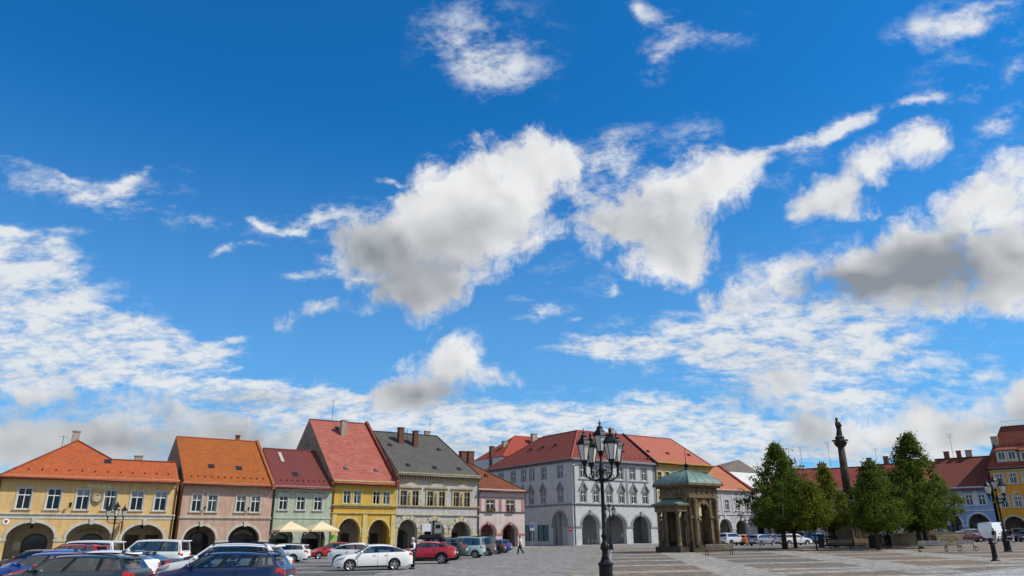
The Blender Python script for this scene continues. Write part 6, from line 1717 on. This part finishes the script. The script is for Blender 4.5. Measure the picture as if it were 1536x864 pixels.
    P_ = [('underbody', under.mesh('underbody'), CABIN), ('cabin', cab.mesh('cabin'), CABIN), ('windscreen', ws.mesh('windscreen', True), CARGLASS)]
    if rg.v: P_.append(('rear_window', rg.mesh('rear_window', True), CARGLASS))
    P_ += [('grille', grl.mesh('grille'), BLACKT), ('bumper_insert', bin_.mesh('bumper_insert'), BLACKT), ('bumper_insert', binr.mesh('bumper_insert'), BLACKT)] + [('roof_rail', q.mesh('roof_rail'), BLACKT) for q in rl_]
    for nm, lst in (('door_gap', seams), ('door_handle', hnd), ('sill_trim', sills), ('wheel_arch_trim', clad), ('pillar_trim', trims)): P_ += [(nm, q.mesh(nm), BLACKT) for q in lst]
    for w in win_me: P_.append(('side_window', w.mesh('side_window'), CARGLASS))
    P_ += [(n_, d_[sg].mesh(n_), m_) for n_, d_, m_ in (('headlight', hl, LAMPG), ('tail_light', tlm, TAILR)) for sg in (1, -1)]
    P_ += [('number_plate', pl.mesh('number_plate'), PLATE), ('number_plate', plr.mesh('number_plate'), PLATE)]
    for s in seat: P_.append(('seat', s.mesh('seat'), CABIN))
    bm_ = b.mesh('body'); 
    for p in bm_.polygons: p.use_smooth = True
    bm_.set_sharp_from_angle(angle=rad(32))
    CARTYPES[key] = dict(L=L, body=bm_, parts=P_, mir=[m.mesh('mirror', True) for m in mir], wheels=[(L / 2 - x, sg * (hw0 - .115), r, sg) for x in xw for sg in (1, -1)], ty=ty, ri=ri, H=H)
#        key      L    W    H    wb   fo   r    nose cowl belt  wsb  wst  rrt  tail  tB  tC
car_type('estate', 4.66, 1.81, 1.47, 2.68, .90, .32, .74, .93, .97, 1.22, 1.98, 4.28, 4.52, .38, .72, rails=True)
car_type('hatch', 4.20, 1.78, 1.47, 2.58, .85, .31, .74, .95, .99, 1.15, 1.90, 3.70, 4.08, .42, .82)
car_type('liftback', 4.57, 1.77, 1.46, 2.58, .90, .32, .74, .93, 1.0, 1.20, 1.98, 3.52, 4.38, .40, .80, boot=1.0)
car_type('sedan', 4.60, 1.80, 1.44, 2.65, .90, .32, .72, .92, .98, 1.25, 2.05, 3.30, 4.0, .44, .90, boot=1.0)
car_type('suv', 4.72, 1.88, 1.73, 2.76, .92, .36, .94, 1.12, 1.16, 1.22, 1.95, 4.20, 4.52, .38, .74, suv=True, rails=True)
car_type('coupe_suv', 4.36, 1.80, 1.52, 2.66, .88, .35, .86, 1.03, 1.12, 1.18, 1.95, 3.45, 4.22, .42, .84, suv=True)
car_type('minivan', 4.15, 1.78, 1.80, 2.70, .80, .32, .86, 1.06, 1.02, 1.0, 1.72, 3.98, 4.12, .36, .72, yr=.82, rails=True)
car_type('minibus', 4.90, 1.90, 1.95, 3.0, .90, .33, .92, 1.15, 1.08, .82, 1.62, 4.72, 4.86, .28, .62, yr=.84)
car_type('panel_van', 5.9, 2.05, 2.60, 3.6, .98, .35, 1.0, 1.3, 1.22, .85, 1.75, 5.78, 5.88, .22, .97, blank=(1, 'rear'), yr=.88)
def place_car(kind, colname, col, px, D, heading, label, cat='car', metal=.0, name=None, group='cars parked round the square', dim=None):
    t = CARTYPES[kind]
    r = bpy.data.objects.new(name or 'parked_car', None); COL.objects.link(r)
    p = gd(px, D)
    if dim: p.z += dim
    r.matrix_world = ground_matrix(p, rad(heading))
    tag(r, label, cat, group)
    bm_ = paint(colname, col, metal)
    put('body', t['body'], bm_, r)
    for n_, me, m in t['parts']: put(n_, me, m, r)
    for me in t['mir']: put('mirror', me, bm_, r)
    for (x, y, z, sg) in t['wheels']:
        w = put('wheel', t['ty'], TYRE, r, T(x, y, z, 0 if sg > 0 else math.pi)); put('rim', t['ri'], ALLOY, w)
    return r
WHT = (.78, .78, .76); BLK = (.012, .012, .014)
CARS = [
 ('estate', 'teal_grey', (.035, .055, .065), 113, 25.6, 181, 'dark teal grey estate car parked behind the navy estate', .5),
 ('estate', 'navy', (.008, .022, .085), 335, 26.6, 181, 'navy blue estate car parked in front of the white off roader', .4),
 ('suv', 'white', WHT, 341, 29.8, 181, 'white off roader with roof rails behind the navy estate', 0),
 ('hatch', 'red', (.42, .012, .015), 108, 28.6, 182, 'red hatchback hidden behind the teal grey estate', .1),
 ('hatch', 'bright_blue', (.012, .06, .30), 72, 32.0, 182, 'bright blue hatchback with its nose towards the town hall corner', .3),
 ('coupe_suv', 'white', WHT, 150, 31.2, 181, 'white car with sloping rear window beside the teal grey estate', 0),
 ('sedan', 'midnight', (.010, .014, .035), 196, 36.5, 181, 'midnight blue saloon in front of the white minibus', .3),
 ('coupe_suv', 'sky_blue', (.02, .11, .38), 84, 39.0, 184, 'light blue crossover before the left arch of the town hall', .2),
 ('hatch', 'brown', (.13, .06, .04), 52, 46.0, 190, 'brown hatchback under the left arch of the town hall', .3),
 ('suv', 'red', (.42, .012, .015), 107, 47.0, 181, 'red off roader in front of the middle arch of the town hall', .1),
 ('minibus', 'white', WHT, 128, 54.5, 181, 'white minibus with dark windows before the middle arch of the town hall', 0),
 ('minibus', 'white', WHT, 229, 55.5, 181, 'white minibus before the right arch of the town hall', 0),
 ('hatch', 'black', BLK, 322, 47.5, 186, 'black hatchback behind the white off roader', .2),
 ('estate', 'white', WHT, 421, 64.0, 183, 'white estate car below the cream parasols', 0),
 ('hatch', 'red', (.42, .012, .015), 497, 74.0, 200, 'red hatchback below the right parasol', .1),
 ('coupe_suv', 'white', WHT, 544, 52.5, -4, 'white crossover with its tail towards the red hatchback, behind the white liftback', 0),
 ('liftback', 'white', WHT, 559, 46.6, 196, 'white liftback with alloy wheels beside the standing man', 0),
 ('coupe_suv', 'vivid_red', (.50, .008, .02), 636, 56.0, 176, 'vivid red crossover with black roof edge behind the standing man', .1),
 ('estate', 'graphite', (.03, .032, .035), 641, 62.5, 176, 'graphite estate car under a black roof box', .4),
 ('suv', 'slate', (.06, .065, .07), 656, 64.0, 174, 'slate grey off roader between the red crossover and the mint van', .5),
 ('minivan', 'mint', (.36, .56, .54), 690, 68.5, 172, 'pale mint green boxy family van', .1),
 ('minivan', 'taupe', (.19, .175, .16), 709, 75.0, 172, 'taupe grey boxy family van behind the mint one', .5),
 ('hatch', 'black', BLK, 726, 81.0, 172, 'black hatchback near the small pink house', .2),
 ('hatch', 'cobalt', (.01, .09, .42), 737, 86.0, 172, 'cobalt blue hatchback, farthest of the row towards the pink house', .3),
 ('suv', 'silver_white', (.60, .60, .60), 1094, 108, 40, 'silver white off roader beside the pavilion', .3),
 ('hatch', 'orange', (.62, .16, .01), 1113, 110, 60, 'orange hatchback next to the silver white off roader', .1),
 ('hatch', 'silver', (.34, .35, .36), 1140, 106, 36, 'silver hatchback under the left edge of the broad tree', .6),
 ('sedan', 'maroon', (.17, .012, .018), 1157, 116, 30, 'maroon saloon behind the silver hatchback', .2),
 ('estate', 'pearl_white', (.70, .70, .68), 1188, 104, 12, 'pearl white estate seen between the tree trunks', 0),
 ('suv', 'dark_blue', (.015, .025, .09), 1208, 113, 40, 'dark blue off roader behind the pearl white estate', .3),
 ('hatch', 'teal_blue', (.03, .16, .30), 1226, 112, 60, 'teal blue hatchback behind the thin young tree', .2),
 ('suv', 'white', WHT, 1318, 112, 20, 'white off roader seen behind the right flower stand', 0),
 ('minivan', 'orange_red', (.50, .08, .02), 1412, 114, -4, 'orange red van behind the stone trough', .1),
 ('sedan', 'wine_red', (.13, .008, .016), 1447, 104, -14, 'wine red saloon right of the stone trough', .2),
 ('hatch', 'white', WHT, 1452, 111, -20, 'white hatchback behind the wine red saloon', 0),
 ('suv', 'white', WHT, 1467, 110, -50, 'white off roader beside the white delivery van', 0),
 ('panel_van', 'white', WHT, 1489, 110, 40, 'tall white delivery van before the blue house', 0),
 ('hatch', 'black', BLK, 1510, 106, 60, 'black hatchback right of the white delivery van', .2),
 ('suv', 'graphite', (.03, .032, .035), 1530, 106, 50, 'graphite off roader behind the lamp before the ochre house', .4),
 ('hatch', 'slate_blue', (.08, .11, .15), 1542, 102, 40, 'slate blue hatchback at the ochre house', .4),
]
for (k, cn, col, px, D, hd, lab, me) in CARS:
    c = place_car(k, cn, col, px, D, hd, lab, 'van' if k in ('panel_van', 'minibus') else 'car', me, {'panel_van': 'delivery_van', 'minibus': 'minibus', 'minivan': 'family_van'}.get(k), 'vans parked round the square' if k in ('panel_van', 'minibus', 'minivan') else 'cars parked round the square')
    if 'roof box' in lab:
        rb = bpy.data.objects.new('roof_box', None); COL.objects.link(rb); m_ = c.matrix_world.copy(); m_.translation = m_.translation + NRM * 1.62; rb.matrix_world = m_
        tag(rb, 'black roof box strapped on top of the graphite estate', 'roof box')
        MB().taper((-.2, 0), .95, .38, 0, 1.0, .42, .12).taper((-.2, 0), 1.0, .42, .12, .8, .34, .38).build('shell', BLACKT, rb)
        for x in (-.7, .4): MB().box(x - .03, x + .03, -.62, .62, -.05, 0).box(x - .03, x + .03, .58, .62, -.16, -.05).box(x - .03, x + .03, -.62, -.58, -.16, -.05).build('crossbar', SIGNB, rb)

# ------------------------------------------------------------------ people
SKIN = mat('skin', (.45, .26, .18), .6, .08, 8)
def skin_mesh(verts, edges, name, m, parent, sub=2, M=None):
    me = bpy.data.meshes.new(name); me.from_pydata([v[:3] for v in verts], edges, [])
    o = put(name, me, m, parent, M)
    md = o.modifiers.new('skin', 'SKIN'); md.use_smooth_shade = True
    for i, v in enumerate(verts):
        sv = me.skin_vertices[0].data[i]; sv.radius = (v[3], v[4] if len(v) > 4 else v[3]); sv.use_root = i == 0
    s = o.modifiers.new('subdivision', 'SUBSURF'); s.levels = sub; s.render_levels = sub
    return o
def person(loc, heading, label, legs, arms, top, bottom, hair, hh=1.76, vest=None, lean=0.0, hold=None, group=None):
    r = bpy.data.objects.new('person', None); COL.objects.link(r); r.location = loc; r.rotation_euler = (0, 0, heading)
    r.scale = (hh / 1.76,) * 3
    tag(r, label, 'person', group)
    # +x is forward, z up;  legs/arms = [(hip..knee..ankle..toe)], ...
    V = [(0, 0, .96, .15, .12), (0.01, 0, 1.15, .15, .12), (.02 + lean, 0, 1.34, .17, .12), (.02 + lean, 0, 1.46, .10, .09), (.03 + lean, 0, 1.53, .052), (.05 + lean, 0, 1.59, .085, .08), (.055 + lean, 0, 1.67, .105, .098), (.05 + lean, 0, 1.745, .085, .08)]
    Ed = [(i, i + 1) for i in range(7)]
    for s, leg in zip((1, -1), legs):
        b = len(V); V += [(leg[0][0], s * .1, .88, .095), (leg[1][0], s * .1, leg[1][1], .07), (leg[2][0], s * .1, leg[2][1], .045), (leg[2][0] + .06, s * .105, leg[2][1] - .05, .045, .035), (leg[2][0] + .18, s * .115, max(.03, leg[2][1] - .06), .035, .028)]
        Ed += [(0, b), (b, b + 1), (b + 1, b + 2), (b + 2, b + 3), (b + 3, b + 4)]
    hands = []
    for s, arm in zip((1, -1), arms):
        b = len(V); V += [(.02 + lean, s * .19, 1.42, .06), (arm[0][0], s * arm[0][1], arm[0][2], .046), (arm[1][0], s * arm[1][1], arm[1][2], .034)]
        Ed += [(3, b), (b, b + 1), (b + 1, b + 2)]
        hands.append((Vector((arm[0][0], s * arm[0][1], arm[0][2])), Vector((arm[1][0], s * arm[1][1], arm[1][2])), s))
    bd = skin_mesh(V, Ed, 'body', SKIN, r)
    sv_ = [(0, 0, .90, .17, .14), (0, 0, 1.0, .175, .145), (0.01, 0, 1.15, .175, .145), (.02 + lean, 0, 1.34, .195, .145), (.02 + lean, 0, 1.46, .12, .105), (.025 + lean, 0, 1.505, .075, .07)]; se = [(i, i + 1) for i in range(5)]
    for s, arm in zip((1, -1), arms):
        b = len(sv_); sv_ += [(.02 + lean, s * .2, 1.42, .08), (arm[0][0], s * arm[0][1], arm[0][2], .064), (lerp(arm[0][0], arm[1][0], .9), s * lerp(arm[0][1], arm[1][1], .9), lerp(arm[0][2], arm[1][2], .9), .05)]; se += [(4, b), (b, b + 1), (b + 1, b + 2)]
    skin_mesh(sv_, se, 'shirt', top, r)
    # clothing: trousers over the legs, hair and face on the head
    tv = [(0, 0, 1.0, .215, .175), (0, 0, .92, .215, .18)]; te = []
    for s, leg in zip((1, -1), legs):
        b = len(tv); tv += [(leg[0][0], s * .1, .84, .125), (leg[1][0], s * .1, leg[1][1], .095), (leg[2][0], s * .1, leg[2][1] + .0, .082)]; te += [(1, b), (b, b + 1), (b + 1, b + 2)]
    te.append((0, 1))
    skin_mesh(tv, te, 'trousers', bottom, r)
    sh_ = MB()
    for s, leg in zip((1, -1), legs):
        x, z = leg[2][0], leg[2][1]; z0 = max(0.0, z - .09)
        MB().taper((x + .06, s * .11), .14, .05, z0, .11, .04, z0 + .08).build('shoe', BLACKT, r)
    hx = .055 + lean
    head = bd
    nz = MB().taper((hx + .088, 0), .014, .02, 1.635, .006, .008, 1.68)
    for s in (1, -1): MB().lathe([(.008, 1.635), (.016, 1.655), (.014, 1.69), (.004, 1.70)], 6, (hx - .005, s * .088)).build('ear', SKIN, bd)
    nz.build('nose', SKIN, bd)
    fc = MB()
    for s in (1, -1): fc.lathe([(.003, 1.667), (.011, 1.673), (.003, 1.679)], 6, (hx + .079, s * .032))
    fc.box(hx + .074, hx + .083, -.026, .026, 1.592, 1.601); fc.build('face', mat('face_dark', (.10, .04, .03), .6), head)
    MB().lathe([(.096, 1.70), (.099, 1.73), (.085, 1.765), (.04, 1.79), (.01, 1.795)], 12, (hx - .012, 0)).lathe([(.06, 1.60), (.084, 1.66), (.088, 1.71)], 10, (hx - .03, 0)).build('hair', hair, head, None, True)
    for e, w, s in hands:
        d = (w - e).normalized(); up_ = Vector((0, s, 0)) if abs(d.y) < .8 else Vector((0, 0, 1)); sd_ = d.cross(up_).normalized()
        hm = MB().tube([w - d * .02, w + d * .03, w + d * .085], [.03, .038, .034], 8)
        for k in range(4):
            o = sd_ * (k - 1.5) * .019; l = (.06, .075, .07, .055)[k]
            hm.tube([w + d * .08 + o, w + d * (.08 + l * .6) + o + up_ * -.01, w + d * (.08 + l) + o + up_ * -.03], [.009, .0085, .007], 6)
        hm.tube([w + d * .03 + sd_ * .03, w + d * .06 + sd_ * .055, w + d * .09 + sd_ * .055], [.011, .010, .008], 6)
        hm.build('hand', SKIN, r, None, True)
    if vest:
        vv = [(0, 0, .86, .22, .18), (0, 0, .98, .225, .185), (.01, 0, 1.15, .215, .18), (.02 + lean, 0, 1.32, .235, .185), (.02 + lean, 0, 1.45, .19, .15)]
        skin_mesh(vv, [(0, 1), (1, 2), (2, 3), (3, 4)], 'waistcoat', vest, r)
    if hold: hold(r)
    return r
SHIRT = mat('white_shirt', (.75, .75, .76), .8, .05); NAVYC = mat('navy_cloth', (.012, .014, .022), .85, .2); BLACKC = mat('black_cloth', (.012, .012, .013), .85, .2); GREYH = mat('grey_hair', (.55, .54, .52), .7, .1, 20); BROWNH = mat('brown_hair', (.05, .03, .02), .7, .2, 20); SAND = mat('sand_cloth', (.45, .40, .33), .85, .1)
def phone(r): MB().box(.36, .44, -.05, .03, 1.08, 1.095).build('held_card', BLACKT, r)
person(gp(619.5, 853.5), rad(205), 'white haired man in white shirt and dark waistcoat standing by the white liftback', [((0.0,), (.03, .5), (0.0, .09)), ((.02,), (.05, .5), (.04, .09))],
       [((.04, .25, 1.16), (.28, .12, 1.10)), ((.04, .25, 1.16), (.28, .10, 1.12))], SHIRT, BLACKC, GREYH, 1.78, NAVYC, .03, phone)
person(gp(780.5, 831), rad(185), 'walking person in white top and black trousers crossing the road', [((.06,), (.22, .52), (.24, .09)), ((-.06,), (-.05, .5), (-.36, .16))],
       [((-.10, .24, 1.17), (-.02, .24, .92)), ((.12, .24, 1.18), (.30, .2, 1.0))], SHIRT, BLACKC, BROWNH, 1.70)
person(gd(1489.5, 97), rad(200), 'person in dark jacket and light trousers standing behind the white delivery van', [((0.0,), (.02, .5), (0.0, .09)), ((.0,), (.03, .5), (.02, .09))],
       [((.0, .25, 1.14), (.06, .24, .88)), ((.0, .25, 1.14), (.08, .22, .88))], NAVYC, SAND, BROWNH, 1.74)
person(gd(1516, 97), rad(20), 'person in black jacket and pale trousers walking past the black hatchback', [((.06,), (.18, .52), (.2, .09)), ((-.06,), (-.05, .5), (-.3, .14))],
       [((-.08, .25, 1.16), (.0, .25, .9)), ((.1, .25, 1.16), (.22, .22, .95))], BLACKC, SAND, BROWNH, 1.74)
